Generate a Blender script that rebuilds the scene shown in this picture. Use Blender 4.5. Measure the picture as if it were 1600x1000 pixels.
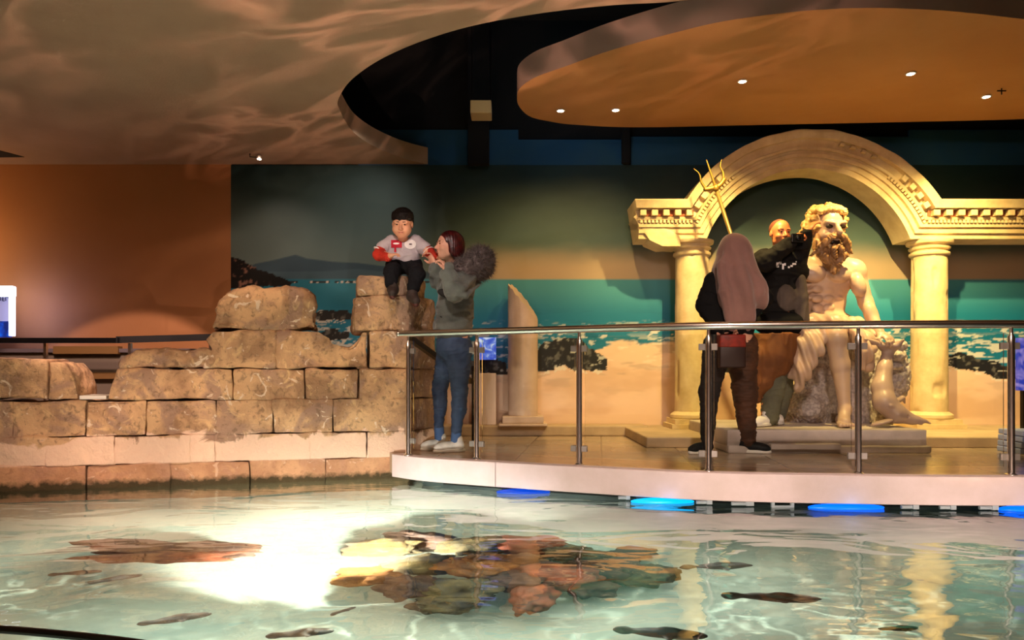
import bpy, bmesh, math, random
import numpy as np
from mathutils import Vector, Matrix, noise as mnoise
random.seed(7); np.random.seed(7)
for o in list(bpy.data.objects): bpy.data.objects.remove(o)
SC = bpy.context.scene
COL = SC.collection
PI = math.pi

# ------------------------------------------------------------ camera
EYE = 0.612            # eye height above the platform floor (z = 0)
F = 1155.0             # focal length in pixels of the 1600 px frame
HZ = 583.0             # horizon row
WATER = -0.203
FLOORZ = -0.72
cam = bpy.data.cameras.new('camera'); camo = bpy.data.objects.new('camera', cam); COL.objects.link(camo)
camo.location = (0, 0, EYE); camo.rotation_euler = (PI/2, 0, 0)
cam.sensor_width = 36.0; cam.lens = F/1600*36.0; cam.shift_y = (HZ-500)/1600.0
cam.clip_start = 0.05; cam.clip_end = 100
SC.camera = camo
# ------------------------------------------------------------ colour management, world
SC.view_settings.view_transform = 'Standard'; SC.view_settings.look = 'None'
SC.view_settings.gamma = 1.0; SC.view_settings.use_curve_mapping = False
SC.view_settings.exposure = 0.0
w = bpy.data.worlds.new('room_ambient'); SC.world = w; w.use_nodes = True
bg = w.node_tree.nodes['Background']; bg.inputs[0].default_value = (0.5, 0.36, 0.26, 1); bg.inputs[1].default_value = 0.03

def P(px, py, Y):
    return Vector(((px-800)*Y/F, Y, EYE-(py-HZ)*Y/F))

# ------------------------------------------------------------ lights
def aim(o, target):
    d = Vector(target)-o.location
    o.rotation_euler = d.to_track_quat('-Z', 'Y').to_euler()
def spot(name, loc, target, energy, color, angle=90, blend=0.6, size=0.03):
    l = bpy.data.lights.new(name, 'SPOT'); l.energy = energy; l.color = color
    l.spot_size = math.radians(angle); l.spot_blend = blend; l.shadow_soft_size = size
    o = bpy.data.objects.new(name, l); COL.objects.link(o); o.location = loc; aim(o, target); return o
def area(name, loc, target, energy, color, sx, sy=None):
    l = bpy.data.lights.new(name, 'AREA'); l.energy = energy; l.color = color
    l.shape = 'RECTANGLE'; l.size = sx; l.size_y = sy or sx
    o = bpy.data.objects.new(name, l); COL.objects.link(o); o.location = loc; aim(o, target); return o
def pointl(name, loc, energy, color, size=0.05):
    l = bpy.data.lights.new(name, 'POINT'); l.energy = energy; l.color = color; l.shadow_soft_size = size
    o = bpy.data.objects.new(name, l); COL.objects.link(o); o.location = loc; return o
def gobo(o, scale, lo, hi, base, peak, stretch=(1, 1), seed=0.0, power=3.0):
    """light broken up by the rippling water surface: bright wandering bands"""
    l = o.data; l.use_nodes = True; nt = l.node_tree; N = nt.nodes; L = nt.links
    em = N.get('Emission')
    tc = N.new('ShaderNodeTexCoord'); sp = N.new('ShaderNodeSeparateXYZ'); L.new(tc.outputs['Normal'], sp.inputs[0])
    dx = N.new('ShaderNodeMath'); dx.operation = 'DIVIDE'; L.new(sp.outputs[0], dx.inputs[0]); L.new(sp.outputs[2], dx.inputs[1])
    dy = N.new('ShaderNodeMath'); dy.operation = 'DIVIDE'; L.new(sp.outputs[1], dy.inputs[0]); L.new(sp.outputs[2], dy.inputs[1])
    cb = N.new('ShaderNodeCombineXYZ'); L.new(dx.outputs[0], cb.inputs[0]); L.new(dy.outputs[0], cb.inputs[1]); cb.inputs[2].default_value = seed
    mp = N.new('ShaderNodeMapping'); mp.inputs['Scale'].default_value = (stretch[0], stretch[1], 1); L.new(cb.outputs[0], mp.inputs[0])
    no = N.new('ShaderNodeTexNoise'); no.inputs['Scale'].default_value = scale; no.inputs['Detail'].default_value = 3
    no.inputs['Roughness'].default_value = 0.45; no.inputs['Distortion'].default_value = 0.9; L.new(mp.outputs[0], no.inputs['Vector'])
    a = N.new('ShaderNodeMath'); a.operation = 'MULTIPLY_ADD'; a.inputs[1].default_value = 2; a.inputs[2].default_value = -1; L.new(no.outputs[0], a.inputs[0])
    b = N.new('ShaderNodeMath'); b.operation = 'ABSOLUTE'; L.new(a.outputs[0], b.inputs[0])
    c = N.new('ShaderNodeMapRange'); c.inputs['From Min'].default_value = hi; c.inputs['From Max'].default_value = lo; L.new(b.outputs[0], c.inputs[0])
    d = N.new('ShaderNodeMath'); d.operation = 'POWER'; d.inputs[1].default_value = power; L.new(c.outputs[0], d.inputs[0])
    # a second slow noise makes the bands come and go
    n2 = N.new('ShaderNodeTexNoise'); n2.inputs['Scale'].default_value = scale*0.45; L.new(mp.outputs[0], n2.inputs['Vector'])
    r2 = N.new('ShaderNodeMapRange'); r2.inputs['From Min'].default_value = 0.36; r2.inputs['From Max'].default_value = 0.58; L.new(n2.outputs[0], r2.inputs[0])
    m2 = N.new('ShaderNodeMath'); m2.operation = 'MULTIPLY'; L.new(d.outputs[0], m2.inputs[0]); L.new(r2.outputs[0], m2.inputs[1])
    e = N.new('ShaderNodeMath'); e.operation = 'MULTIPLY_ADD'; e.inputs[1].default_value = peak; e.inputs[2].default_value = base; L.new(m2.outputs[0], e.inputs[0])
    L.new(e.outputs[0], em.inputs['Strength'])

WARM = (1.0, 0.62, 0.22); GOLD = (1.0, 0.70, 0.24); PINK = (1.0, 0.62, 0.48); WHITE = (1.0, 0.90, 0.80)
# recessed lamps of the floating ceiling panel: pixel position, energy, aim, colour
PANELZ = 2.90
def PZ(px, py, z):
    Y = (z-EYE)*F/(HZ-py); return Vector(((px-800)*Y/F, Y, z))
LAMPS = [((1160, 126), 400, (1.9, 6.9, 1.1), GOLD, 84), ((1423, 114), 560, (3.5, 7.1, 0.7), GOLD, 86),
         ((1541, 150), 340, (4.3, 7.1, 0.8), GOLD, 84), ((962, 171), 62, (0.6, 7.5, 0.8), WARM, 100),
         ((876, 172), 45, (0.0, 7.4, 0.8), WARM, 100)]
for i, (pp, en, tg, colr, an) in enumerate(LAMPS):
    q = PZ(pp[0], pp[1], PANELZ-0.03)
    spot('panel_lamp_light', q, tg, en, colr, an, 0.9, 0.03)
spot('ceiling_spot_light', PZ(405, 242, 2.70), (-2.3, 7.0, 0.5), 12, PINK, 120, 0.8)
# lamps over the pool (on the ceiling in front of the frame), with an added fill on the pier
r1 = spot('pool_downlight_ruin', (-1.9, 2.6, 2.66), (-2.2, 5.4, 0.3), 330, (1.0, 0.68, 0.48), 80, 1.0, 0.12)
gobo(r1, 3.2, 0.0, 0.16, 0.75, 2.0, (0.8, 1.4), 3.0)
spot('pool_downlight_platform', (1.2, 2.0, 2.66), (1.9, 4.9, 0.2), 400, (1.0, 0.74, 0.60), 80, 1.0, 0.12)
spot('pier_fill', (-0.6, 3.1, 2.68), (-0.62, 5.75, 1.42), 150, (1.0, 0.82, 0.74), 32, 1.0, 0.05)  # added unseen spot that brightens the child and the woman
# light thrown up by the rippling pool surface
up = spot('pool_bounce_light', (-0.6, 3.3, -0.15), (-1.0, 3.55, 2.7), 150, (1.0, 0.56, 0.40), 114, 0.4, 0.0)
gobo(up, 3.3, 0.0, 0.24, 0.27, 2.6, (1.9, 0.75), 4.3, 1.7)
up2 = spot('pool_bounce_light_right', (2.6, 3.6, -0.15), (3.0, 5.0, 2.9), 17, (1.0, 0.55, 0.26), 120, 0.5, 0.0)
gobo(up2, 2.4, 0.0, 0.14, 0.8, 1.6, (1.0, 1.6), 5.3, 2.0)
for x_, e_ in ((-0.6, 54), (1.0, 50), (2.6, 50)):
    spot('pool_glow_low', (x_, 3.0, -0.10), (x_*1.2+.2, 7.5, 0.25), e_, (1.0, 0.74, 0.60), 84, 1.0, 0.0)
spot('pool_glow_low_left', (-2.6, 3.0, -0.10), (-2.6, 5.4, -0.20), 100, (1.0, 0.66, 0.56), 66, 1.0, 0.0)
# lamps under the water: they light the pool bed
spot('underwater_lamp_main', (-0.74, 3.25, WATER-0.02), (-0.80, 3.75, FLOORZ), 1800, (1.0, 0.97, 0.90), 128, 1.0, 0.05)
UW = [(-3.0, 3.0, 10), (-2.4, 4.2, 4), (0.9, 3.3, 6), (2.4, 3.3, 2.6), (2.2, 4.0, 2), (0.3, 4.1, 6), (3.8, 3.4, 1.6), (-1.0, 4.6, 3), (-1.2, 2.6, 9), (0.0, 2.8, 9)]
for x, y, e in UW:
    a_ = area('underwater_lamp', (x, y, WATER-0.03), (x, y, FLOORZ), e, (0.95, 1.0, 0.92), 0.9)
for k, (x, y) in enumerate([(-2.4, 3.0), (0.5, 2.7), (1.3, 2.9), (2.6, 3.2), (-0.6, 2.4)]):
    g_ = spot('underwater_ripple_light', (x, y, WATER-0.03), (x, y, FLOORZ), 26 if x < 1 else 15, (0.95, 1.0, 0.92), 150, 0.8, 0.01)
    gobo(g_, 1.6, 0.0, 0.06, 0.0, 6.0, (1.0, 1.4), 2.0*k, 2.5)
# warm wall-washer at the far left and the cool glow of the services above the mural
pointl('left_wall_lamp', (-5.6, 6.95, 1.9), 14, (1.0, 0.55, 0.20), 0.2)
spot('left_wall_spill', (-2.6, 3.6, 2.6), (-3.9, 7.5, -0.15), 480, (1.0, 0.66, 0.56), 31, 0.10, 0.05)
spot('mural_lamp', (-1.3, 6.4, 2.68), (-1.55, 7.5, 2.1), 16, (1.0, 0.95, 0.85), 80, 1.0, 0.1)
spot('panel_rim_light', (1.2, 0.8, 2.55), (2.2, 4.9, 3.02), 130, (1.0, 0.72, 0.62), 50, 1.0, 0.1)
spot('front_wall_fill', (0.5, -1.4, 2.6), (0.5, -3.2, 1.0), 150, (1.0, 0.72, 0.6), 110, 1.0, 0.05)  # unseen light added so steel and glass reflect a brighter wall
pointl('service_void_lamp', (0.6, 6.7, 3.35), 3, (0.35, 0.7, 1.0), 0.1)

# ------------------------------------------------------------ object helpers
def mesh_obj(name, me, mat=None, parent=None, smooth=True):
    o = bpy.data.objects.new(name, me); COL.objects.link(o)
    if mat: me.materials.append(mat)
    if smooth:
        me.polygons.foreach_set('use_smooth', [True]*len(me.polygons))
    if parent:
        o.parent = parent; o.matrix_parent_inverse = Matrix.Translation(parent.location).inverted()
    return o
def bm_obj(name, bm, mat=None, parent=None, smooth=False, autos=None):
    me = bpy.data.meshes.new(name); bmesh.ops.recalc_face_normals(bm, faces=bm.faces[:]) ; bm.to_mesh(me); bm.free()
    o = mesh_obj(name, me, mat, parent, smooth)
    if autos:
        try: me.set_sharp_from_angle(angle=math.radians(autos))
        except Exception: pass
    return o
def root(name, loc, label, cat, group=None):
    o = bpy.data.objects.new(name, None); COL.objects.link(o); o.location = loc; o.empty_display_size = 0.1
    tag(o, label, cat, group); return o
def tag(o, label=None, cat=None, group=None, kind=None):
    if label: o['label'] = label
    if cat: o['category'] = cat
    if group: o['group'] = group
    if kind: o['kind'] = kind
    return o
def struct(o): o['kind'] = 'structure'; return o
def copy_tree(o, parent=None):
    c = o.copy(); COL.objects.link(c)
    if parent: c.parent = parent
    for ch in list(o.children): copy_tree(ch, c)
    return c

def add_box(bm, lo, hi, rot=None, center=None):
    vs = [bm.verts.new((x, y, z)) for x in (lo[0], hi[0]) for y in (lo[1], hi[1]) for z in (lo[2], hi[2])]
    for f in ((0, 1, 3, 2), (4, 6, 7, 5), (0, 4, 5, 1), (2, 3, 7, 6), (0, 2, 6, 4), (1, 5, 7, 3)):
        bm.faces.new([vs[i] for i in f])
    if rot is not None:
        bmesh.ops.rotate(bm, verts=vs, cent=center or ((lo[0]+hi[0])/2, (lo[1]+hi[1])/2, (lo[2]+hi[2])/2), matrix=rot)
    return vs
def bevel_all(bm, r, seg=2):
    bmesh.ops.bevel(bm, geom=bm.edges[:], offset=r, segments=seg, affect='EDGES', profile=0.5)
def add_lathe(bm, prof, seg=32, center=(0, 0, 0), fn=None):
    rings = []
    for (r, z) in prof:
        ring = []
        for i in range(seg):
            a = 2*PI*i/seg; rr = r
            if fn: rr = r+fn(a, z)
            ring.append(bm.verts.new((center[0]+rr*math.cos(a), center[1]+rr*math.sin(a), center[2]+z)))
        rings.append(ring)
    for A, B in zip(rings, rings[1:]):
        for i in range(seg):
            j = (i+1) % seg; bm.faces.new((A[i], A[j], B[j], B[i]))
    bm.faces.new(rings[0][::-1]); bm.faces.new(rings[-1])
    return rings
def add_tube(bm, pts, r, seg=12, caps=True):
    pts = [Vector(p) for p in pts]; rs = r if isinstance(r, (list, tuple)) else [r]*len(pts)
    rings = []; prev = None
    for i, p in enumerate(pts):
        t = (pts[min(i+1, len(pts)-1)]-pts[max(i-1, 0)]).normalized()
        if prev is None:
            u = t.cross(Vector((0, 0, 1)));
            if u.length < 1e-3: u = t.cross(Vector((1, 0, 0)))
        else: u = prev-t*prev.dot(t)
        u.normalize(); prev = u; v = t.cross(u)
        rings.append([bm.verts.new(p+(u*math.cos(2*PI*k/seg)+v*math.sin(2*PI*k/seg))*rs[i]) for k in range(seg)])
    for A, B in zip(rings, rings[1:]):
        for i in range(seg):
            j = (i+1) % seg; bm.faces.new((A[i], A[j], B[j], B[i]))
    if caps: bm.faces.new(rings[0][::-1]); bm.faces.new(rings[-1])
def catmull(pts, n=6, closed=False):
    pts = [Vector(p) for p in pts]; m = len(pts); out = []
    for i in range(m if closed else m-1):
        g = (lambda k: pts[k % m]) if closed else (lambda k: pts[min(max(k, 0), m-1)])
        p0, p1, p2, p3 = g(i-1), g(i), g(i+1), g(i+2)
        for k in range(n):
            t = k/n
            out.append(0.5*((2*p1)+(p2-p0)*t+(2*p0-5*p1+4*p2-p3)*t*t+(3*p1-3*p2+p3-p0)*t**3))
    if not closed: out.append(pts[-1])
    return out
def prism_xy(bm, pts, z0, z1):
    a = [bm.verts.new((p[0], p[1], z0)) for p in pts]; b = [bm.verts.new((p[0], p[1], z1)) for p in pts]
    n = len(pts); bm.faces.new(a[::-1]); bm.faces.new(b)
    for i in range(n): bm.faces.new((a[i], a[(i+1) % n], b[(i+1) % n], b[i]))

# ------------------------------------------------------------ materials
def srgb(r, g, b):
    f = lambda c: ((c/255)/12.92 if c/255 <= 0.04045 else ((c/255+0.055)/1.055)**2.4)
    return (f(r), f(g), f(b))
def mat(name, col, rough=0.6, metal=0.0, var=None, vscale=6.0, bump=0.0, bscale=20.0, spec=0.5, emit=None, estr=0.0, detail=6, vcol=None, sheen=0.0, coat=0.0):
    m = bpy.data.materials.new(name); m.use_nodes = True; nt = m.node_tree; N = nt.nodes; L = nt.links
    b = N['Principled BSDF']; b.inputs['Base Color'].default_value = (*col, 1); b.inputs['Roughness'].default_value = rough
    b.inputs['Metallic'].default_value = metal; b.inputs['Specular IOR Level'].default_value = spec
    b.inputs['Sheen Weight'].default_value = sheen; b.inputs['Coat Weight'].default_value = coat
    tc = N.new('ShaderNodeTexCoord')
    if var:
        no = N.new('ShaderNodeTexNoise'); no.inputs['Scale'].default_value = vscale; no.inputs['Detail'].default_value = detail
        no.inputs['Roughness'].default_value = 0.6
        L.new(tc.outputs['Object'], no.inputs['Vector'])
        mr = N.new('ShaderNodeMapRange'); mr.inputs['From Min'].default_value = 0.35; mr.inputs['From Max'].default_value = 0.65
        L.new(no.outputs[0], mr.inputs[0])
        mx = N.new('ShaderNodeMix'); mx.data_type = 'RGBA'; mx.inputs[6].default_value = (*col, 1); mx.inputs[7].default_value = (*var, 1)
        L.new(mr.outputs[0], mx.inputs[0]); L.new(mx.outputs[2], b.inputs['Base Color'])
    if vcol:
        at = N.new('ShaderNodeAttribute'); at.attribute_name = vcol; L.new(at.outputs[0], b.inputs['Base Color'])
    if bump:
        n2 = N.new('ShaderNodeTexNoise'); n2.inputs['Scale'].default_value = bscale; n2.inputs['Detail'].default_value = 8; n2.inputs['Roughness'].default_value = 0.65
        L.new(tc.outputs['Object'], n2.inputs['Vector'])
        bp = N.new('ShaderNodeBump'); bp.inputs['Strength'].default_value = 1.0; bp.inputs['Distance'].default_value = bump
        L.new(n2.outputs[0], bp.inputs['Height']); L.new(bp.outputs[0], b.inputs['Normal'])
    if emit:
        b.inputs['Emission Color'].default_value = (*emit, 1); b.inputs['Emission Strength'].default_value = estr
    return m

# ------------------------------------------------------------ numpy value noise
def hash3(i, j, k, seed):
    n = (i*374761393 + j*668265263 + k*2147483647 + seed*1274126177).astype(np.int64) & 0xffffffff
    n = ((n ^ (n >> 13))*1274126177) & 0xffffffff
    return ((n ^ (n >> 16)) & 0xffff)/65535.0
def vnoise(x, y, z, seed=0):
    xi = np.floor(x).astype(np.int64); yi = np.floor(y).astype(np.int64); zi = np.floor(z).astype(np.int64)
    fx = x-xi; fy = y-yi; fz = z-zi
    fx = fx*fx*(3-2*fx); fy = fy*fy*(3-2*fy); fz = fz*fz*(3-2*fz)
    r = 0
    for a in (0, 1):
        for b in (0, 1):
            for c in (0, 1):
                wt = (fx if a else 1-fx)*(fy if b else 1-fy)*(fz if c else 1-fz)
                r = r+wt*hash3(xi+a, yi+b, zi+c, seed)
    return r
def fbm(x, y, z, oct=4, seed=0):
    s = 0; a = 0.5; t = 0
    for o in range(oct):
        s = s+a*vnoise(x*2**o, y*2**o, z*2**o, seed+o*17); t += a; a *= 0.55
    return s/t

# ------------------------------------------------------------ sculpting: smooth signed-distance shapes meshed by surface nets
def axes(fwd=(0, -1, 0), up=(0, 0, 1)):
    f = Vector(fwd).normalized(); u = Vector(up); u = (u-f*u.dot(f)).normalized(); r = f.cross(u)
    return np.array([r, f, u], dtype=np.float64)
class Sculpt:
    def __init__(s, h=0.006): s.ops = []; s.h = h
    def ell(s, c, r, ax=None, k=0.02, sub=False):
        r = np.array(r if hasattr(r, '__len__') else (r, r, r), float)
        s.ops.append(('e', np.array(c, float), r, ax, k, sub)); return s
    def cap(s, a, b, ra, rb=None, k=0.02, sub=False):
        s.ops.append(('c', np.array(a, float), np.array(b, float), ra, rb if rb is not None else ra, k, sub)); return s
    def chain(s, pts, rs, k=0.02, sub=False):
        for i in range(len(pts)-1): s.cap(pts[i], pts[i+1], rs[i], rs[i+1], k, sub)
        return s
    def box(s, c, half, ax=None, rd=0.01, k=0.02, sub=False):
        s.ops.append(('b', np.array(c, float), np.array(half, float), ax, rd, k, sub)); return s
    def bb(s, op):
        if op[0] == 'e': r = op[2].max(); return op[1]-r, op[1]+r
        if op[0] == 'c':
            r = max(op[3], op[4]); return np.minimum(op[1], op[2])-r, np.maximum(op[1], op[2])+r
        r = np.linalg.norm(op[2])+op[4]; return op[1]-r, op[1]+r
    def build(s, name, m, parent=None, disp=None, smooth_it=1, color=None):
        h = s.h; bbs = [s.bb(o) for o in s.ops]
        pos = [b for b, o in zip(bbs, s.ops) if not o[-1]]
        lo = np.min([b[0] for b in pos], 0)-3*h; hi = np.max([b[1] for b in pos], 0)+3*h
        n = np.ceil((hi-lo)/h).astype(int)+1
        V = np.full(n, 0.08, np.float32)
        A = [lo[i]+h*np.arange(n[i]) for i in range(3)]
        for op, b in zip(s.ops, bbs):
            k = op[-2]; sub = op[-1]; pad = k+4*h
            i0 = np.clip(np.floor((b[0]-pad-lo)/h).astype(int), 0, n-1); i1 = np.clip(np.ceil((b[1]+pad-lo)/h).astype(int)+1, 1, n)
            if np.any(i1 <= i0): continue
            sl = tuple(slice(i0[q], i1[q]) for q in range(3))
            X = A[0][sl[0]][:, None, None].astype(np.float32); Y = A[1][sl[1]][None, :, None].astype(np.float32); Z = A[2][sl[2]][None, None, :].astype(np.float32)
            if op[0] in 'eb':
                c = op[1]; dx, dy, dz = X-c[0], Y-c[1], Z-c[2]
                if op[3] is not None:
                    M = op[3]; q = [dx*M[i][0]+dy*M[i][1]+dz*M[i][2] for i in range(3)]
                else: q = [dx, dy, dz]
                if op[0] == 'e':
                    r = op[2]
                    k0 = np.sqrt((q[0]/r[0])**2+(q[1]/r[1])**2+(q[2]/r[2])**2)
                    k1 = np.sqrt((q[0]/r[0]**2)**2+(q[1]/r[1]**2)**2+(q[2]/r[2]**2)**2)+1e-9
                    d = k0*(k0-1)/k1
                    d = np.where(k0 < 1e-3, -r.min(), d)
                else:
                    hf = op[2]-op[4]
                    a_ = [np.abs(q[i])-hf[i] for i in range(3)]
                    d = np.sqrt(np.maximum(a_[0], 0)**2+np.maximum(a_[1], 0)**2+np.maximum(a_[2], 0)**2)+np.minimum(np.maximum(np.maximum(a_[0], a_[1]), a_[2]), 0)-op[4]
            else:
                a, bq, ra, rb = op[1], op[2], op[3], op[4]; ba = bq-a; L2 = max((ba**2).sum(), 1e-9)
                t = np.clip(((X-a[0])*ba[0]+(Y-a[1])*ba[1]+(Z-a[2])*ba[2])/L2, 0, 1)
                d = np.sqrt((X-a[0]-t*ba[0])**2+(Y-a[1]-t*ba[1])**2+(Z-a[2]-t*ba[2])**2)-(ra+(rb-ra)*t)
            v = V[sl]
            if not sub:
                r_ = np.minimum(v, d)
                if k > 0: hh = np.maximum(k-np.abs(v-d), 0)/k; r_ = r_-hh*hh*k*0.25
            else:
                r_ = np.maximum(v, -d)
                if k > 0: hh = np.maximum(k-np.abs(v+d), 0)/k; r_ = r_+hh*hh*k*0.25
            V[sl] = r_
        verts, faces = surface_nets(V, lo, h)
        if smooth_it: verts = lap(verts, faces, smooth_it)
        if disp is not None:
            nn = vnormals(verts, faces); verts = verts+nn*disp(verts, nn)[:, None]
        me = np_mesh(name, verts, faces)
        if color is not None:
            nn = vnormals(verts, faces); c = color(verts, nn); set_vcol(me, c)
        return mesh_obj(name, me, m, parent, True)
def set_vcol(me, c):
    at = me.color_attributes.new('paint', 'FLOAT_COLOR', 'POINT')
    c4 = np.ones((len(c), 4), np.float32); c4[:, :3] = c; at.data.foreach_set('color', c4.ravel())
def np_mesh(name, verts, faces):
    me = bpy.data.meshes.new(name); nv = len(verts); nf = len(faces)
    me.vertices.add(nv); me.vertices.foreach_set('co', np.asarray(verts, np.float32).ravel())
    me.loops.add(nf*4); me.loops.foreach_set('vertex_index', np.asarray(faces, np.int32).ravel())
    me.polygons.add(nf); me.polygons.foreach_set('loop_start', np.arange(nf, dtype=np.int32)*4)
    me.update(calc_edges=True); me.validate(); return me
def vnormals(v, f):
    n = np.cross(v[f[:, 2]]-v[f[:, 0]], v[f[:, 3]]-v[f[:, 1]]); out = np.zeros_like(v)
    for q in range(4):
        for c in range(3): out[:, c] += np.bincount(f[:, q], n[:, c], len(v))
    return out/(np.linalg.norm(out, axis=1, keepdims=True)+1e-12)
def lap(v, f, it):
    e = np.concatenate([f[:, [0, 1]], f[:, [1, 2]], f[:, [2, 3]], f[:, [3, 0]]])
    a = np.concatenate([e[:, 0], e[:, 1]]); b = np.concatenate([e[:, 1], e[:, 0]])
    cnt = np.bincount(a, minlength=len(v)).astype(float)
    for _ in range(it):
        s = np.stack([np.bincount(a, v[b, c], len(v)) for c in range(3)], 1)/np.maximum(cnt, 1)[:, None]
        v = v*0.5+s*0.5
    return v
def surface_nets(V, lo, h):
    S = V < 0; nx, ny, nz = V.shape
    cs = np.zeros((nx-1, ny-1, nz-1), np.int8)
    for i in (0, 1):
        for j in (0, 1):
            for k in (0, 1): cs += S[i:nx-1+i, j:ny-1+j, k:nz-1+k]
    act = (cs > 0) & (cs < 8); idx = np.full(act.shape, -1, np.int64)
    I, J, K = np.nonzero(act); idx[I, J, K] = np.arange(len(I))
    acc = np.zeros((len(I), 3)); cnt = np.zeros(len(I))
    cor = [(0, 0, 0), (1, 0, 0), (0, 1, 0), (1, 1, 0), (0, 0, 1), (1, 0, 1), (0, 1, 1), (1, 1, 1)]
    for a in range(8):
        for b in range(a+1, 8):
            A, B = cor[a], cor[b]
            if sum(abs(A[q]-B[q]) for q in range(3)) != 1: continue
            va = V[I+A[0], J+A[1], K+A[2]].astype(float); vb = V[I+B[0], J+B[1], K+B[2]].astype(float)
            m = (va < 0) != (vb < 0); t = np.where(m, va/(va-vb+1e-20), 0)
            for q in range(3): acc[:, q] += np.where(m, A[q]+t*(B[q]-A[q]), 0)
            cnt += m
    pts = np.stack([I, J, K], 1)+acc/cnt[:, None]
    verts = lo+h*pts
    F_ = []
    for ax in range(3):
        s0 = [slice(1, -1)]*3; s0[ax] = slice(0, -1); s1 = list(s0); s1[ax] = slice(1, None)
        # edges along ax strictly inside
        A0 = S[tuple(s0)]; A1 = S[tuple(s1)]; m = A0 != A1
        i, j, k = np.nonzero(m); base = [i+1, j+1, k+1]; base[ax] = base[ax]-1
        u, v_ = (ax+1) % 3, (ax+2) % 3
        def cell(du, dv):
            c = [base[0], base[1], base[2]]; c = [x.copy() for x in c]; c[u] -= du; c[v_] -= dv; return idx[c[0], c[1], c[2]]
        q = np.stack([cell(1, 1), cell(0, 1), cell(0, 0), cell(1, 0)], 1)
        flip = ~A0[m]; q[flip] = q[flip][:, ::-1]
        F_.append(q[(q >= 0).all(1)])
    return verts, np.concatenate(F_)
# ============================================================ THE SETTING
WALLY = 7.5
M_void = mat('void_black', (0.004, 0.004, 0.005), 0.9)
M_ceil = mat('ceiling_paint', srgb(176, 146, 120), 0.85, var=srgb(162, 134, 110), vscale=1.2, bump=0.002, bscale=60)
M_panel = mat('panel_paint', srgb(190, 140, 88), 0.8, var=srgb(178, 126, 76), vscale=1.0)
M_orange = mat('orange_wall_paint', srgb(184, 126, 78), 0.7, var=srgb(178, 120, 72), vscale=1.5, bump=0.001, bscale=80)
M_stoneplain = mat('fascia_stone', srgb(230, 212, 214), 0.55, var=srgb(218, 200, 198), vscale=5, bump=0.0008, bscale=120)
M_dark = mat('dark_metal', (0.012, 0.011, 0.012), 0.35, 0.6)

# ceiling with the curved cut-out
CZ = 2.73
hole_px = [(670, 257), (640, 250), (610, 240), (580, 226), (555, 209), (540, 190), (530, 170), (528, 158), (540, 135), (562, 114),
           (600, 90), (660, 64), (740, 40), (850, 20), (960, 8), (1080, 0)]
hole = [PZ(x, y, CZ) for x, y in hole_px]
hole += [Vector((2.0, 3.95, CZ)), Vector((3.6, 3.75, CZ)), Vector((6.6, 3.6, CZ))]
hole = catmull(hole, 8); hole[0].y = WALLY
bm = bmesh.new()
pts = [(-6.6, -3.2), (-6.6, WALLY)]+[(p.x, p.y) for p in hole]+[(6.6, -3.2)]
prism_xy(bm, pts, CZ, CZ+0.17)
struct(bm_obj('ceiling', bm, M_ceil))
bm = bmesh.new(); prism_xy(bm, [(-6.6, -3.2), (-6.6, WALLY+0.3), (6.6, WALLY+0.3), (6.6, -3.2)], 4.2, 4.3)
struct(bm_obj('ceiling_void', bm, M_void))
# small dark triangular opening at the far left of the ceiling
bm = bmesh.new(); prism_xy(bm, [PZ(-40, 225, CZ)[:2], PZ(0, 235, CZ)[:2], PZ(38, 245, CZ)[:2], PZ(-40, 246, CZ)[:2]], CZ-0.004, CZ+0.01)
struct(bm_obj('trim_1', bm, M_void))

# floating panel
pb = [(808, 150), (811, 166), (828, 182), (860, 190), (900, 195), (1000, 199), (1200, 195), (1400, 191), (1600, 186), (1740, 178), (1790, 150),
      (1790, 90), (1740, 50), (1600, 30), (1450, 15), (1300, 14), (1150, 30), (1050, 52), (950, 80), (880, 105), (838, 120), (814, 136)]
pw = catmull([PZ(x, y, PANELZ) for x, y in pb], 6, True)
bm = bmesh.new(); prism_xy(bm, [(p.x, p.y) for p in pw], PANELZ, PANELZ+0.20)
fp = bm_obj('floating_ceiling_panel', bm, M_panel, None, False)
fp.data.materials.append(mat('panel_edge_pale', srgb(200, 170, 156), 0.8))  # side faces are paler and pinker than the underside
for f_ in fp.data.polygons:
    if abs(f_.normal.z) < .5: f_.material_index = 1
tag(fp, 'big caramel brown rounded panel hung below the dark ceiling void', 'ceiling panel')
# recessed lamps
M_bulb = mat('lamp_glow', (1, 1, 1), 0.4, emit=(1.0, 0.85, 0.62), estr=30)
M_white = mat('white_enamel', (0.75, 0.73, 0.7), 0.35)
lampnames = [('small round ceiling lamp above the trident, left of the arch crown', 0), ('small round ceiling lamp above the right half of the arch', 1),
             ('rightmost small round ceiling lamp, above the right-hand entablature', 2), ('small round ceiling lamp near the rounded left end, right of the clustered one', 3),
             ('leftmost ceiling lamp of the panel, beside a bright reflective splash', 4)]
for (pp, en, tg, colr, an), (lb, _) in zip(LAMPS, lampnames):
    q = PZ(pp[0], pp[1], PANELZ)
    r = root('recessed_lamp', q, lb, 'lamp', 'recessed lamps of the floating panel')
    bm = bmesh.new(); add_lathe(bm, [(0.036, 0.0), (0.040, -0.006), (0.030, -0.010), (0.027, -0.002)], 24, q); bm_obj('bezel', bm, M_white, r, True, 40)
    bm = bmesh.new(); add_lathe(bm, [(0.024, 0.0), (0.024, -0.008), (0.016, -0.014), (0.004, -0.016)], 20, q); bm_obj('bulb', bm, M_bulb, r, True)
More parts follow.
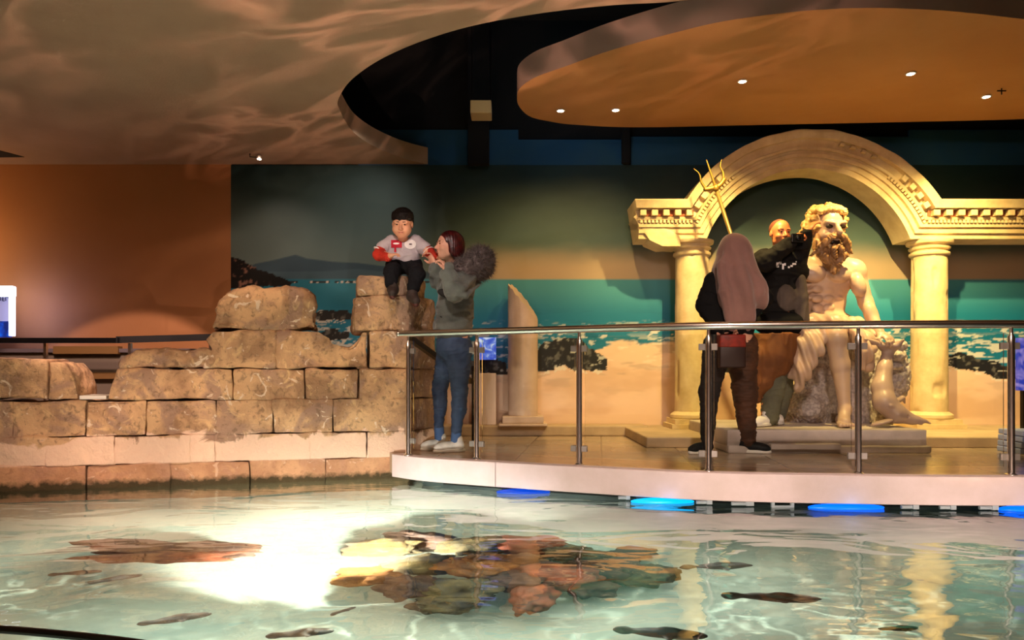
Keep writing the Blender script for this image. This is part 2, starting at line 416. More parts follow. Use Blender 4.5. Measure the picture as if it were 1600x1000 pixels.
# little bracket lamp on the left ceiling
q = PZ(405, 240, CZ)
r = root('ceiling_spotlight', q, 'small spotlight with a thin dark bracket under the brown ceiling left', 'lamp')
bm = bmesh.new(); add_tube(bm, [q+Vector((-0.09, 0, 0.0)), q+Vector((-0.09, 0, -0.03)), q+Vector((-0.02, 0, -0.035))], 0.006, 8); bm_obj('bracket', bm, M_dark, r)
bm = bmesh.new(); add_lathe(bm, [(0.008, 0.02), (0.022, 0.0), (0.024, -0.02)], 16, q+Vector((0.0, 0, -0.03))); bm_obj('lamp_shade', bm, M_white, r, True)
bm = bmesh.new(); add_lathe(bm, [(0.018, -0.004), (0.018, 0.004)], 16, q+Vector((0.0, 0, -0.052))); bm_obj('bulb', bm, M_bulb, r, True)
q = PZ(1565, 138, PANELZ)
bm = bmesh.new(); add_tube(bm, [q, q+Vector((0, 0, -0.05))], 0.005, 8); add_tube(bm, [q+Vector((-0.035, 0, -0.02)), q+Vector((0.035, 0, -0.02))], 0.006, 8)
tag(bm_obj('sprinkler', bm, M_dark), 'tiny dark sprinkler stub under the floating panel, far right', 'sprinkler')
q = P(752, 173, 7.1)
bm = bmesh.new(); add_box(bm, q+Vector((-0.10, -0.12, -0.06)), q+Vector((0.10, 0.12, 0.06))); bevel_all(bm, 0.008)
r = root('loudspeaker_box', q, 'beige box speaker hanging in the dark void above the mural', 'speaker')
bm_obj('housing', bm, mat('beige_box', srgb(200, 175, 130), 0.6, emit=None), r)
bm = bmesh.new(); add_box(bm, q+Vector((0.085, 0.0, 0.06)), q+Vector((0.095, 0.01, 4.2-q.z))); add_box(bm, q+Vector((-0.095, 0.0, 0.06)), q+Vector((-0.085, 0.01, 4.2-q.z)))
bm_obj('hanger', bm, M_dark, r)
area('box_fill', q+Vector((0, -0.6, -0.1)), q, 0.35, (1, 0.8, 0.5), 0.1)  # added unseen fill that brightens the hanging box

# walls
def wallbox(name, lo, hi, m):
    bm = bmesh.new(); add_box(bm, lo, hi); return struct(bm_obj(name, bm, m))
XM0 = (361-800)*WALLY/F
wallbox('wall_left', (-6.6, WALLY, FLOORZ), (XM0, WALLY+0.15, CZ+0.17), M_orange)
wallbox('wall_back_upper', (XM0-0.2, WALLY+0.02, CZ), (6.6, WALLY+0.15, 4.3), M_void)
wallbox('wall_right', (6.6, -3.2, FLOORZ), (6.75, WALLY+0.15, 4.3), mat('right_wall', srgb(120, 90, 66), 0.8))
wallbox('wall_far_left', (-6.75, -3.2, FLOORZ), (-6.6, WALLY+0.15, 4.3), M_orange)
wallbox('wall_front', (-6.6, -3.3, FLOORZ), (6.6, -3.2, 4.3), mat('front_wall', srgb(150, 100, 60), 0.8))
# blue painted band with dark piers
M_blue = mat('blue_band_paint', srgb(18, 76, 120), 0.8, var=srgb(30, 80, 110), vscale=2)
zt = P(0, 203, WALLY).z; zb = P(0, 258, WALLY).z
for k, (x0, x1, dz) in enumerate([(560, 731, 0), (764, 810, 0), (810, 973, -0.1), (986, 1240, -0.07), (1240, 1420, -0.07), (1420, 1800, 0)]):
    a = P(x0, 0, WALLY).x; b = P(x1, 0, WALLY).x
    wallbox('trim_%d' % (k+2), (a, WALLY-0.005, zb), (b, WALLY+0.03, zt+dz), M_blue)
wallbox('trim_9', (P(731, 0, WALLY-.1).x, WALLY-0.1, CZ-0.02), (P(764, 0, WALLY-.1).x, WALLY+0.02, 4.2), M_void)
wallbox('trim_10', (P(973, 0, WALLY-.1).x, WALLY-0.06, CZ), (P(985, 0, WALLY-.1).x, WALLY+0.02, 4.2), M_void)

# ---------------- the painted seascape on the back wall (vertex-painted picture)
x0, x1 = XM0, 6.6; z0, z1 = 0.0, zb
NX, NZ = 760, 250
gx = np.linspace(x0, x1, NX); gz = np.linspace(z0, z1, NZ)
GX, GZ = np.meshgrid(gx, gz, indexing='ij')
px = 800+GX*F/WALLY; py = HZ-(GZ-EYE)*F/WALLY
def C(r, g, b): return np.array(srgb(r, g, b))
def mixc(a, b, t): t = np.clip(t, 0, 1)[..., None]; return a*(1-t)+b*t
def ss(a, b, x): t = np.clip((x-a)/(b-a), 0, 1); return t*t*(3-2*t)
o_ = np.ones_like(px)[..., None]
n1 = fbm(px/90, py/40, 0*px, 4, 3); n2 = fbm(px/14, py/5, 0*px, 4, 9); n3 = fbm(px/8, py/8, 0*px+3, 3, 21); n4 = fbm(px/40, py/9, 0*px+5, 4, 31)
sky = mixc(C(24, 52, 54)*o_, C(92, 116, 112)*o_, ss(250, 430, py+40*(n1-0.5)))
sky = mixc(sky, C(118, 138, 134)*o_, ss(760, 520, px)*ss(270, 420, py)*0.7)
sky = mixc(sky, C(78, 96, 92)*o_, ss(150, 40, np.abs(px-575))*ss(90, 20, np.abs(py-300))*0.6*(n1+.3))  # grey pool of spotlight painted into the sky colour
peach = ss(375, 420, py+14*(n1-0.5))*ss(640, 790, px)
sky = mixc(sky, C(190, 166, 136)*o_, peach*0.85)
# hills on the left
hx = np.array([361, 400, 430, 462, 480, 520, 560, 600, 640, 700, 740]); hy = np.array([428, 412, 406, 398, 404, 409, 411, 416, 420, 430, 437])
hill = ss(-1.2, 1.2, py-np.interp(px, hx, hy))*(px < 742)
sky = mixc(sky, C(58, 84, 100)*o_, hill*0.92)
hx2 = np.array([361, 500, 560, 620, 680]); hy2 = np.array([425, 424, 420, 427, 437])
sky = mixc(sky, C(84, 114, 126)*o_, ss(-1, 1, py-np.interp(px, hx2, hy2))*(px < 680)*0.5)
sea = mixc(C(74, 152, 168)*o_, C(22, 116, 150)*o_, ss(436, 500, py))
sea = mixc(sea, C(16, 130, 160)*o_, ss(640, 420, px)*0.8)
sea = mixc(sea, sea*0.6, ss(.55, .75, n4)*0.6*ss(470, 520, py))
foam = ss(0.60, 0.68, n2)*ss(498, 512, py+10*(n1-.5)); foam2 = ss(0.57, 0.62, fbm(px/30, py/6, 0*px+9, 4, 77))*ss(515, 540, py)
sea = mixc(sea, C(225, 225, 215)*o_, np.maximum(foam*0.75, foam2*0.8))
col = mixc(sky, sea, ss(435, 438, py))
# shore line
shx = np.array([361, 740, 850, 900, 945, 960, 1000, 1055, 1200, 1350, 1480, 1520, 1600, 1700]); shy = np.array([560, 575, 582, 560, 540, 530, 538, 536, 545, 560, 572, 578, 590, 600])
sand = ss(-2, 3, py-np.interp(px, shx, shy)+6*(n3-.5)+16*(n4-.5))
sandc = mixc(C(232, 200, 172)*o_, C(214, 178, 148)*o_, ss(.45, .65, n1)*0.8)
sandc = mixc(sandc, C(170, 150, 134)*o_, ss(.60, .72, n4)*.55*ss(640, 560, py))
sandc = mixc(sandc, C(240, 224, 206)*o_, ss(.60, .7, fbm(px/22, py/5, 0*px+2, 4, 55))*.8*ss(590, 545, py))
col = mixc(col, sandc, sand)
# town along the horizon
town = (np.abs(py-440.5) < 2.2)*(px > 440)*(px < 720)
col = mixc(col, C(50, 62, 66)*o_, town*1.0*(n3 > .42)); col = mixc(col, C(225, 215, 200)*o_, town*(vnoise(px/3.2, py/3, 0*px, 5) > .66))
# rocks
def poly_in(pl):
    ins = np.zeros(px.shape, bool); m = len(pl); X_ = px+8*(n3-.5); Y_ = py+8*(n2-.5)
    for i in range(m):
        ax_, ay_ = pl[i]; bx_, by_ = pl[(i+1) % m]
        c = ((ay_ > Y_) != (by_ > Y_)) & (X_ < (bx_-ax_)*(Y_-ay_)/((by_-ay_) or 1e-6)+ax_); ins ^= c
    return ins
rocks = [[(485, 492), (500, 486), (540, 484), (553, 492), (545, 499), (500, 500)], [(498, 520), (520, 514), (545, 520), (540, 532), (505, 532)],
         [(725, 578), (735, 562), (760, 556), (792, 566), (792, 584), (740, 586)], [(836, 548), (850, 536), (880, 530), (905, 528), (925, 545), (948, 562), (945, 578), (900, 580), (880, 572), (850, 582), (836, 578)],
         [(1478, 556), (1500, 550), (1530, 560), (1560, 566), (1590, 574), (1590, 594), (1560, 592), (1535, 580), (1500, 576), (1478, 572)],
         [(1590, 560), (1640, 552), (1700, 570), (1700, 590), (1600, 592)], [(1115, 560), (1180, 548), (1225, 560), (1220, 580), (1120, 582)]]
for rk in rocks:
    m = poly_in(rk); t_ = m*1.0
    rc = mixc(C(30, 32, 32)*o_, C(96, 96, 92)*o_, ss(.58, .72, n3)); rc = mixc(rc, C(200, 200, 190)*o_, ss(.70, .76, n2)*.8)
    col = mixc(col, rc, t_)
    edge = poly_in([(x, y+5) for x, y in rk]) & ~m
    col = mixc(col, C(225, 220, 205)*o_, edge*(n3 > .5)*.8)
cl = poly_in([(355, 400), (375, 404), (400, 418), (440, 434), (455, 441), (455, 446), (355, 452)])
cc = mixc(C(18, 16, 15)*o_, C(150, 110, 92)*o_, ss(.60, .70, n3)*ss(430, 400, px)); col = mixc(col, cc, cl*1.0)
faces = []
idx = np.arange(NX*NZ).reshape(NX, NZ)
q = np.stack([idx[:-1, :-1], idx[1:, :-1], idx[1:, 1:], idx[:-1, 1:]], -1).reshape(-1, 4)
vv = np.stack([GX, np.full_like(GX, WALLY-0.004), GZ], -1).reshape(-1, 3)
me = np_mesh('mural', vv, q); set_vcol(me, col.reshape(-1, 3))
mural = mesh_obj('wall_back', me, mat('mural_paint', (1, 1, 1), 0.55, vcol='paint', bump=0.0006, bscale=150, spec=.3), None, False); struct(mural)
wallbox('wall_back_core', (XM0, WALLY+0.0, FLOORZ), (6.6, WALLY+0.15, zb), M_void)

# ---------------- platform
EP = [(612, 710), (660, 715.5), (745, 721), (905, 730), (1107, 739.5), (1341, 744), (1600, 746), (1900, 742), (2300, 725)]
EDGE = [Vector(((x-800)/F*706.9/(y-HZ), 706.9/(y-HZ), 0)) for x, y in EP]
EC = catmull(EDGE, 10)
bm = bmesh.new()
off = []
for i, p in enumerate(EC):
    t = (EC[min(i+1, len(EC)-1)]-EC[max(i-1, 0)]).normalized(); nrm = Vector((-t.y, t.x, 0)); 
    if nrm.y < 0: nrm = -nrm
    off.append((p, nrm))
inner = [p+n*0.03 for p, n in off]
prism_xy(bm, [(p.x, p.y) for p in inner]+[(6.6, WALLY), (-1.2, WALLY), (-1.2, 6.2)], -0.15, 0.0)
def tile_mat():
    m = mat('platform_tiles', srgb(196, 172, 146), 0.2, var=srgb(168, 148, 126), vscale=2.5, spec=0.6)
    nt = m.node_tree; N = nt.nodes; L = nt.links; b = N['Principled BSDF']
    tc = N.new('ShaderNodeTexCoord'); mp = N.new('ShaderNodeMapping'); mp.inputs['Rotation'].default_value = (0, 0, 0.12)
    L.new(tc.outputs['Object'], mp.inputs[0])
    br = N.new('ShaderNodeTexBrick'); br.inputs['Scale'].default_value = 1.0; br.offset = 0.0
    br.inputs['Brick Width'].default_value = 0.6; br.inputs['Row Height'].default_value = 0.45; br.inputs['Mortar Size'].default_value = 0.006
    br.inputs['Color1'].default_value = (1, 1, 1, 1); br.inputs['Color2'].default_value = (0.82, 0.82, 0.82, 1); br.inputs['Mortar'].default_value = (0.35, 0.33, 0.3, 1)
    L.new(mp.outputs[0], br.inputs['Vector'])
    mx = N.new('ShaderNodeMix'); mx.data_type = 'RGBA'; mx.blend_type = 'MULTIPLY'; mx.inputs[0].default_value = 1
    src = b.inputs['Base Color'].links[0].from_socket
    L.new(src, mx.inputs[6]); L.new(br.outputs[0], mx.inputs[7]); L.new(mx.outputs[2], b.inputs['Base Color'])
    return m
M_tile = tile_mat()
struct(bm_obj('floor', bm, M_tile))
# curved stone fascia, in slabs
def edge_at(px_):
    best = None
    for i in range(len(EC)-1):
        a, b = EC[i], EC[i+1]; pa = 800+a.x*F/a.y; pb_ = 800+b.x*F/b.y
        if pa <= px_ <= pb_: t = (px_-pa)/(pb_-pa); return a.lerp(b, t), i
    return EC[-1].copy(), len(EC)-1
cuts = [612, 774, 1680, 2300]
fr = root('platform_fascia', (1.5, 4.5, -0.16), 'pale curved stone edging around the raised platform above the water', 'edging')
fr['kind'] = 'structure'
del fr['category']
fr.name = 'trim_11'
for c0, c1 in zip(cuts, cuts[1:]):
    a, ia = edge_at(c0+0.6); b, ib = edge_at(c1-0.6)
    pp = [a]+EC[ia+1:ib+1]+[b]; pp = [p for i, p in enumerate(pp) if i == 0 or (p-pp[i-1]).length > 1e-4]
    bm = bmesh.new(); rings = []
    for i, p in enumerate(pp):
        t = (pp[min(i+1, len(pp)-1)]-pp[max(i-1, 0)]).normalized(); n = Vector((-t.y, t.x, 0))
        if n.y < 0: n = -n
        rings.append([bm.verts.new(v) for v in (p+n*0.004+Vector((0, 0, -0.167)), p+Vector((0, 0, -0.163)), p+Vector((0, 0, -0.002)), p+n*0.004+Vector((0, 0, 0.002)), p+n*0.10+Vector((0, 0, 0.002)), p+n*0.10+Vector((0, 0, -0.167)))])
    for A, B in zip(rings, rings[1:]):
        for i in range(6): bm.faces.new((A[i], A[(i+1) % 6], B[(i+1) % 6], B[i]))
    bm.faces.new(rings[0]); bm.faces.new(rings[-1][::-1])
    bm_obj('edging_slab', bm, M_stoneplain, fr, False)
# kerb along the wall, raised step under the arch
M_kerb = mat('step_stone', srgb(196, 172, 140), 0.6, var=srgb(170, 148, 120), vscale=4, bump=0.002, bscale=40)
def rough_box(name, lo, hi, m, bev=0.012, parent=None):
    bm = bmesh.new(); add_box(bm, lo, hi); bevel_all(bm, bev, 2); return bm_obj(name, bm, m, parent, False)
struct(rough_box('trim_12', (-0.95, 7.18, 0), (1.32, WALLY-0.01, 0.10), M_kerb))
struct(rough_box('trim_13', (1.10, 6.05, 0), (6.6, WALLY-0.01, 0.088), M_kerb, 0.01))

# ---------------- pool
M_bed = mat('pool_bed', srgb(184, 188, 170), 0.7, var=srgb(140, 156, 144), vscale=1.6, bump=0.006, bscale=6)
wallbox('floor_pool_bed', (-6.6, 0.8, FLOORZ-0.1), (6.6, WALLY, FLOORZ), M_bed)
M_plin = mat('pool_liner', srgb(140, 160, 160), 0.6)
wallbox('wall_pool_back', (-6.6, 6.4, FLOORZ), (6.6, 6.5, -0.15), mat('liner_dark', (0.01, 0.013, 0.016), 0.5))
wallbox('wall_pool_front', (-6.6, 0.75, FLOORZ), (6.6, 0.85, 0.0), M_plin)
wallbox('floor_visitor', (-6.6, -3.2, -0.1), (6.6, 0.75, 0.0), M_tile)
wallbox('floor_left', (-6.6, 6.3, -0.15), (-1.2, WALLY, 0.0), M_tile)
def water_mat():
    m = bpy.data.materials.new('pool_water'); m.use_nodes = True; nt = m.node_tree; N = nt.nodes; L = nt.links
    N.remove(N['Principled BSDF']); out = N['Material Output']
    tc = N.new('ShaderNodeTexCoord'); mp = N.new('ShaderNodeMapping'); mp.inputs['Scale'].default_value = (0.6, 1.0, 1.0); L.new(tc.outputs['Object'], mp.inputs[0])
    n1 = N.new('ShaderNodeTexNoise'); n1.inputs['Scale'].default_value = 2.6; n1.inputs['Detail'].default_value = 2.5; n1.inputs['Roughness'].default_value = .45; n1.inputs['Distortion'].default_value = 0.6
    L.new(mp.outputs[0], n1.inputs['Vector'])
    bp = N.new('ShaderNodeBump'); bp.inputs['Distance'].default_value = 0.024; L.new(n1.outputs[0], bp.inputs['Height'])
    n2 = N.new('ShaderNodeTexNoise'); n2.inputs['Scale'].default_value = 7; n2.inputs['Detail'].default_value = 1.5; L.new(mp.outputs[0], n2.inputs['Vector'])
    b2 = N.new('ShaderNodeBump'); b2.inputs['Distance'].default_value = 0.0042; L.new(n2.outputs[0], b2.inputs['Height']); L.new(bp.outputs[0], b2.inputs['Normal'])
    gl = N.new('ShaderNodeBsdfGlossy'); gl.inputs['Roughness'].default_value = 0.015; gl.inputs['Color'].default_value = (1, 1, 1, 1)
    rf = N.new('ShaderNodeBsdfRefraction'); rf.inputs['IOR'].default_value = 1.33; rf.inputs['Roughness'].default_value = 0.0; rf.inputs['Color'].default_value = (0.93, 0.99, 0.95, 1)
    fr_ = N.new('ShaderNodeFresnel'); fr_.inputs['IOR'].default_value = 1.85
    for n in (gl, rf, fr_): L.new(b2.outputs[0], n.inputs['Normal'])
    mx = N.new('ShaderNodeMixShader'); L.new(fr_.outputs[0], mx.inputs[0]); L.new(rf.outputs[0], mx.inputs[1]); L.new(gl.outputs[0], mx.inputs[2]); L.new(mx.outputs[0], out.inputs['Surface'])
    return m
bm = bmesh.new(); vs = [bm.verts.new(v) for v in ((-6.6, 0.85, WATER), (6.6, 0.85, WATER), (6.6, 6.4, WATER), (-6.6, 6.4, WATER))]; bm.faces.new(vs)
wt = bm_obj('water', bm, water_mat()); struct(wt)

# curved pool wall below the platform edge
bm = bmesh.new(); inn = [p+n*0.30 for p, n in off]; ou = [p+n*0.38 for p, n in off]
prism_xy(bm, [(p.x, p.y) for p in inn]+[(p.x, p.y) for p in ou[::-1]], FLOORZ, -0.155)
struct(bm_obj('wall_under_platform', bm, mat('under_wall', srgb(66, 76, 74), .6, var=srgb(40, 48, 48), vscale=3)))
# blue lamps and fittings tucked below the platform edge
M_bluelamp = mat('blue_lamp', (0.0, 0.1, 0.5), 0.3, emit=(0.0, 0.13, 1.0), estr=1.5)
M_cyanlamp = mat('cyan_lamp', (0.0, 0.2, 0.5), 0.3, emit=(0.0, 0.48, 1.0), estr=1.3)
M_dimlamp = mat('dim_lamp', (0.0, 0.03, 0.2), 0.3, emit=(0.0, 0.05, 0.55), estr=1.0)
M_fit = mat('white_plastic', (0.6, 0.68, 0.75), 0.4)
for (xa, xb, ml, lb) in [(985, 1085, M_cyanlamp, 'bright cyan oval lamp at the waterline, left of the white fittings'), (1262, 1382, M_bluelamp, 'deep blue oval lamp at the waterline under the middle of the platform edge'),
                     (1560, 1660, M_bluelamp, 'blue oval lamp at the waterline cut off by the right edge'), (775, 860, M_dimlamp, 'dim dark blue oval lamp at the waterline nearest the ruined wall')]:
    e, i_ = edge_at((xa+xb)/2); Y = e.y+0.06; c = Vector(((xa+xb)/2-800, 0, 0))*Y/F; c.y = Y; c.z = WATER+0.006
    r = root('waterline_lamp', c, lb, 'lamp', 'blue lamps under the platform edge')
    wd = (xb-xa)/2*Y/F
    s = Sculpt(0.005); s.ell(c, (wd, 0.06, 0.022), None, 0); s.build('lens', ml, r)
    bm = bmesh.new(); add_box(bm, c+Vector((-wd*.8, 0.04, 0.0)), c+Vector((wd*.8, 0.09, 0.045))); bm_obj('housing', bm, M_dark, r)
    pointl('waterline_lamp_light', c+Vector((0, -0.13, 0.02)), 0.10 if ml is not M_dimlamp else .04, (0.05, .4, 1), 0.0)
fits = [(1088, 1112, 'pale short pipe fitting just right of the cyan lamp'), (1143, 1177, 'white oblong fitting under the edge below the glass post of the veiled visitor'), (1205, 1240, 'open u-shaped pale bracket under the edge left of the deep blue lamp'),
        (1408, 1434, 'pale pipe fitting right of the deep blue lamp'), (1468, 1492, 'small pale clip midway between two blue lamps'), (1530, 1558, 'pale clip just left of the last blue lamp'), (966, 984, 'pale round pipe end just left of the cyan lamp')]
for k, (xa, xb, lb) in enumerate(fits):
    e, i_ = edge_at((xa+xb)/2); Y = e.y+0.05; c = Vector((((xa+xb)/2-800)*Y/F, Y, WATER+0.02)); wd = (xb-xa)/2*Y/F
    bm = bmesh.new()
    if k == 2:
        add_box(bm, c+Vector((-wd, -.01, -.02)), c+Vector((wd, .01, -.008))); add_box(bm, c+Vector((-wd, -.01, -.008)), c+Vector((-wd+.018, .01, .018))); add_box(bm, c+Vector((wd-.018, -.01, -.008)), c+Vector((wd, .01, .018)))
    else:
        add_tube(bm, [c+Vector((-wd, 0, -.004)), c+Vector((wd*.4, 0, -.004))], .011, 12); add_box(bm, c+Vector((wd*.3, -.015, -.015)), c+Vector((wd, .015, .014)))
    tag(bm_obj('pipe_fitting', bm, M_fit), lb, 'fitting', 'pale fittings under the platform edge')
for k, x_ in enumerate((2.0, 3.3)):
    pass
bm = bmesh.new(); add_tube(bm, [p+n*0.16+Vector((0, 0, WATER+0.012)) for p, n in off][12:78], 0.016, 10)
tag(bm_obj('under_edge_pipe', bm, M_dark), 'dark pipe running under the platform edge just above the water', 'pipe')
# dark hose in the near corner of the pool
bm = bmesh.new(); add_tube(bm, catmull([P(-120, 975, 2.3), P(-20, 982, 2.25), P(60, 988, 2.2), P(185, 1001, 2.12), P(330, 1022, 2.05)], 6), 0.012, 10)
tag(bm_obj('pool_hose', bm, mat('hose_rubber', (0.03, 0.025, 0.022), 0.5)), 'dark thin hose crossing the lower left corner over the water', 'hose')
# ============================================================ RUINED WALL
WA = Vector((-3.52, 5.09, 0)); WB = Vector((-0.94, 5.70, 0)); WD = (WB-WA).normalized(); WN = Vector((-WD.y, WD.x, 0))   # WN points away from camera
def WU(px, py):
    t = (px-800)/F; u = (t*WA.y-WA.x)/(WD.x-t*WD.y); Y = WA.y+u*WD.y
    return u, EYE-(py-HZ)*Y/F
def wpt(u, v, z): q = WA+WD*u+WN*v; return Vector((q.x, q.y, z))
def stone_mat(name, plaster):
    m = bpy.data.materials.new(name); m.use_nodes = True; nt = m.node_tree; N = nt.nodes; L = nt.links; b = N['Principled BSDF']
    b.inputs['Roughness'].default_value = 0.82; b.inputs['Specular IOR Level'].default_value = .3
    tc = N.new('ShaderNodeTexCoord')
    def noise_(sc, det=6, dist=0.0, rough=.6):
        n = N.new('ShaderNodeTexNoise'); n.inputs['Scale'].default_value = sc; n.inputs['Detail'].default_value = det; n.inputs['Distortion'].default_value = dist; n.inputs['Roughness'].default_value = rough
        L.new(tc.outputs['Object'], n.inputs['Vector']); return n.outputs[0]
    def rng(s, a, c):
        r = N.new('ShaderNodeMapRange'); r.inputs['From Min'].default_value = a; r.inputs['From Max'].default_value = c; L.new(s, r.inputs[0]); return r.outputs[0]
    def mixn(f, a, c):
        x = N.new('ShaderNodeMix'); x.data_type = 'RGBA'; L.new(f, x.inputs[0])
        for i, v in ((6, a), (7, c)):
            if isinstance(v, tuple): x.inputs[i].default_value = (*v, 1)
            else: L.new(v, x.inputs[i])
        return x.outputs[2]
    def mul(a, c):
        x = N.new('ShaderNodeMath'); x.operation = 'MULTIPLY'
        for i, v in ((0, a), (1, c)):
            if isinstance(v, float): x.inputs[i].default_value = v
            else: L.new(v, x.inputs[i])
        return x.outputs[0]
    base = mixn(rng(noise_(3.2, 7, .5), .42, .60), srgb(212, 172, 130), srgb(156, 122, 92))
    base = mixn(mul(rng(noise_(2.1, 6, 1.5), .50, .58), .75), base, srgb(158, 128, 112))
    base = mixn(mul(rng(noise_(24, 4, .6), .54, .66), .6), base, srgb(110, 88, 66))
    base = mixn(mul(rng(noise_(9, 6, 1.4), .62, .65), .8), base, srgb(232, 214, 190)); base = mixn(mul(rng(noise_(4.5, 5, 2.2), .60, .68), .45), base, srgb(240, 205, 150))
    sp = N.new('ShaderNodeSeparateXYZ'); L.new(tc.outputs['Object'], sp.inputs[0])
    # pale plaster band with ragged edge, partly pool light put into the colour
    ad = N.new('ShaderNodeMath'); ad.operation = 'MULTIPLY_ADD'; ad.inputs[1].default_value = 0.36; L.new(noise_(3.8, 6, 1.2), ad.inputs[0]); L.new(sp.outputs[2], ad.inputs[2])
    up_ = rng(ad.outputs[0], 0.345, 0.322); lo_ = rng(sp.outputs[2], -0.045, -0.030)
    pl = mul(up_, lo_); base = mixn(mul(pl, .9), base, srgb(240, 206, 180))
    low = rng(sp.outputs[2], -0.030, -0.040); base = mixn(mul(low, .55), base, srgb(196, 140, 104))
    # algae at the water line
    a2 = N.new('ShaderNodeMath'); a2.operation = 'MULTIPLY_ADD'; a2.inputs[1].default_value = 0.10; L.new(noise_(16, 5), a2.inputs[0]); L.new(sp.outputs[2], a2.inputs[2])
    base = mixn(mul(rng(a2.outputs[0], -0.085, -0.125), .93), base, srgb(48, 46, 22))
    L.new(base, b.inputs['Base Color'])
    h1 = noise_(14, 8, 0, .7); h2 = noise_(4, 4)
    hb = N.new('ShaderNodeMath'); hb.operation = 'MULTIPLY_ADD'; hb.inputs[1].default_value = 1.5; L.new(h2, hb.inputs[0]); L.new(h1, hb.inputs[2])
    bp = N.new('ShaderNodeBump'); bp.inputs['Distance'].default_value = 0.022; L.new(hb.outputs[0], bp.inputs['Height']); L.new(bp.outputs[0], b.inputs['Normal'])
    return m
M_ruin = stone_mat('ruin_stone', True)
def displace_rough(bm, amp, seed, keep=None, maxlen=0.04, bev=0.014, low=0.6):
    bmesh.ops.recalc_face_normals(bm, faces=bm.faces[:])
    bmesh.ops.bevel(bm, geom=[e for e in bm.edges if e.is_manifold and e.calc_face_angle(0) > 0.3], offset=bev, segments=2, affect='EDGES', profile=0.6)
    bmesh.ops.triangulate(bm, faces=bm.faces[:])
    for _ in range(7):
        es = [e for e in bm.edges if e.calc_length() > maxlen]
        if not es: break
        bmesh.ops.subdivide_edges(bm, edges=es, cuts=1)
        bmesh.ops.triangulate(bm, faces=bm.faces[:])
    bm.normal_update()
    mv = []
    for v in bm.verts:
        p = v.co+Vector((seed*3.1, seed*1.7, 0))
        d = amp*(mnoise.noise(p*3.0)*low+mnoise.noise(p*9.0)*.5+mnoise.noise(p*24)*.25)
        mv.append(v.normal*d)
    for v, d in zip(bm.verts, mv): v.co += d
ruin = root('ruined_stone_wall', (-2.2, 5.4, FLOORZ), 'crumbling tan sandstone block wall rising from the water on the left', 'wall')
def block(name, pxs, th=0.42, seed=0, amp=0.020, v0=0.0, bev=0.014, uz=None):
    uzs = uz or [WU(x, y) for x, y in pxs]
    bm = bmesh.new(); a = [bm.verts.new(wpt(u, v0, z)) for u, z in uzs]; b = [bm.verts.new(wpt(u, v0+th, z)) for u, z in uzs]
    bm.faces.new(a); bm.faces.new(b[::-1]); n = len(a)
    for i in range(n): bm.faces.new((a[i], b[i], b[(i+1) % n], a[(i+1) % n]))
    displace_rough(bm, amp, seed, bev=bev, low=1.0)
    return bm
def courses():
    # one continuous wall body; block joints are cut by the gaps between the stones
    allb = []
    Z = [FLOORZ, -0.037, 0.163, 0.415, 0.648, 0.915]
    def rowpx(xs, z0, z1, seed):
        for i in range(len(xs)-1):
            u0 = WU(xs[i], 600)[0]; u1 = WU(xs[i+1], 600)[0]; g = 0.0008
            r = random.Random(seed*31+i); v = r.uniform(-0.005, 0.005)
            allb.append((None, [(u0+g, z0+g), (u1-g, z0+g), (u1-g, z1-g), (u0+g, z1-g)], seed*7+i, v))
    rowpx([-420, -280, -130, 0, 134, 265, 390, 508, 640], Z[0], Z[1], 1)
    rowpx([-420, -300, -180, -60, 72, 178, 297, 335, 484, 573, 640], Z[1], Z[2], 2)
    rowpx([-420, -280, -120, 20, 134, 228, 338, 427, 520, 640], Z[2], Z[3], 3)
    return allb
def merge(bms, name, parent, m):
    out = bmesh.new()
    for b in bms:
        me = bpy.data.meshes.new('t'); b.to_mesh(me); out.from_mesh(me); bpy.data.meshes.remove(me); b.free()
    return bm_obj(name, out, m, parent, True, 50)
body = [block('x', None, uz=uz, seed=s, v0=v, amp=0.022, bev=.008) for _, uz, s, v in courses()]
# ragged second course
body.append(block('', [(-420, 624), (-420, 556), (-200, 560), (-60, 559), (20, 560), (74, 562), (74, 624)], seed=50))
body.append(block('', [(76, 624), (76, 565), (100, 566), (112, 580), (120, 605), (122, 624)], seed=51))
body.append(block('', [(168, 624), (176, 600), (184, 577), (300, 577), (363, 577), (363, 624)], seed=52))
body.append(block('', [(365, 624), (365, 577), (476, 577), (476, 624)], seed=53))
body.append(block('', [(478, 624), (478, 577), (560, 577), (560, 624)], seed=54))
body.append(block('', [(562, 624), (562, 577), (640, 577), (640, 624)], seed=55))
body.append(block('', [(318, 575), (330, 545), (318, 530), (332, 517), (430, 517), (430, 575)], seed=56, amp=.022))
body.append(block('', [(432, 575), (432, 517), (498, 518), (515, 527), (520, 536), (545, 540), (556, 530), (566, 518), (575, 518), (575, 575)], seed=57, amp=.03))
body.append(block('', [(577, 575), (577, 518), (640, 518), (640, 575)], seed=58))
merge(body, 'block_courses', ruin, M_ruin)
bmx = block('', [(186, 575), (192, 560), (212, 548), (260, 546), (300, 548), (316, 540), (330, 548), (340, 575)], seed=60, amp=.035, bev=.03, th=.36)
merge([bmx], 'broken_cap_stone', ruin, M_ruin)
bmx = block('', [(328, 516), (334, 482), (345, 460), (372, 451), (430, 450), (470, 452), (487, 463), (490, 494), (498, 516)], seed=61, amp=.055, bev=.035, th=.40)
o = merge([bmx], 'boulder_block', ruin, M_ruin)
# slim sill slab in the left gap
bmx = block('', [(124, 624), (124, 618), (166, 618), (166, 624)], seed=63, amp=.004, bev=.004, th=.3); merge([bmx], 'sill_slab', ruin, mat('sill_pale', srgb(225, 220, 210), .7))
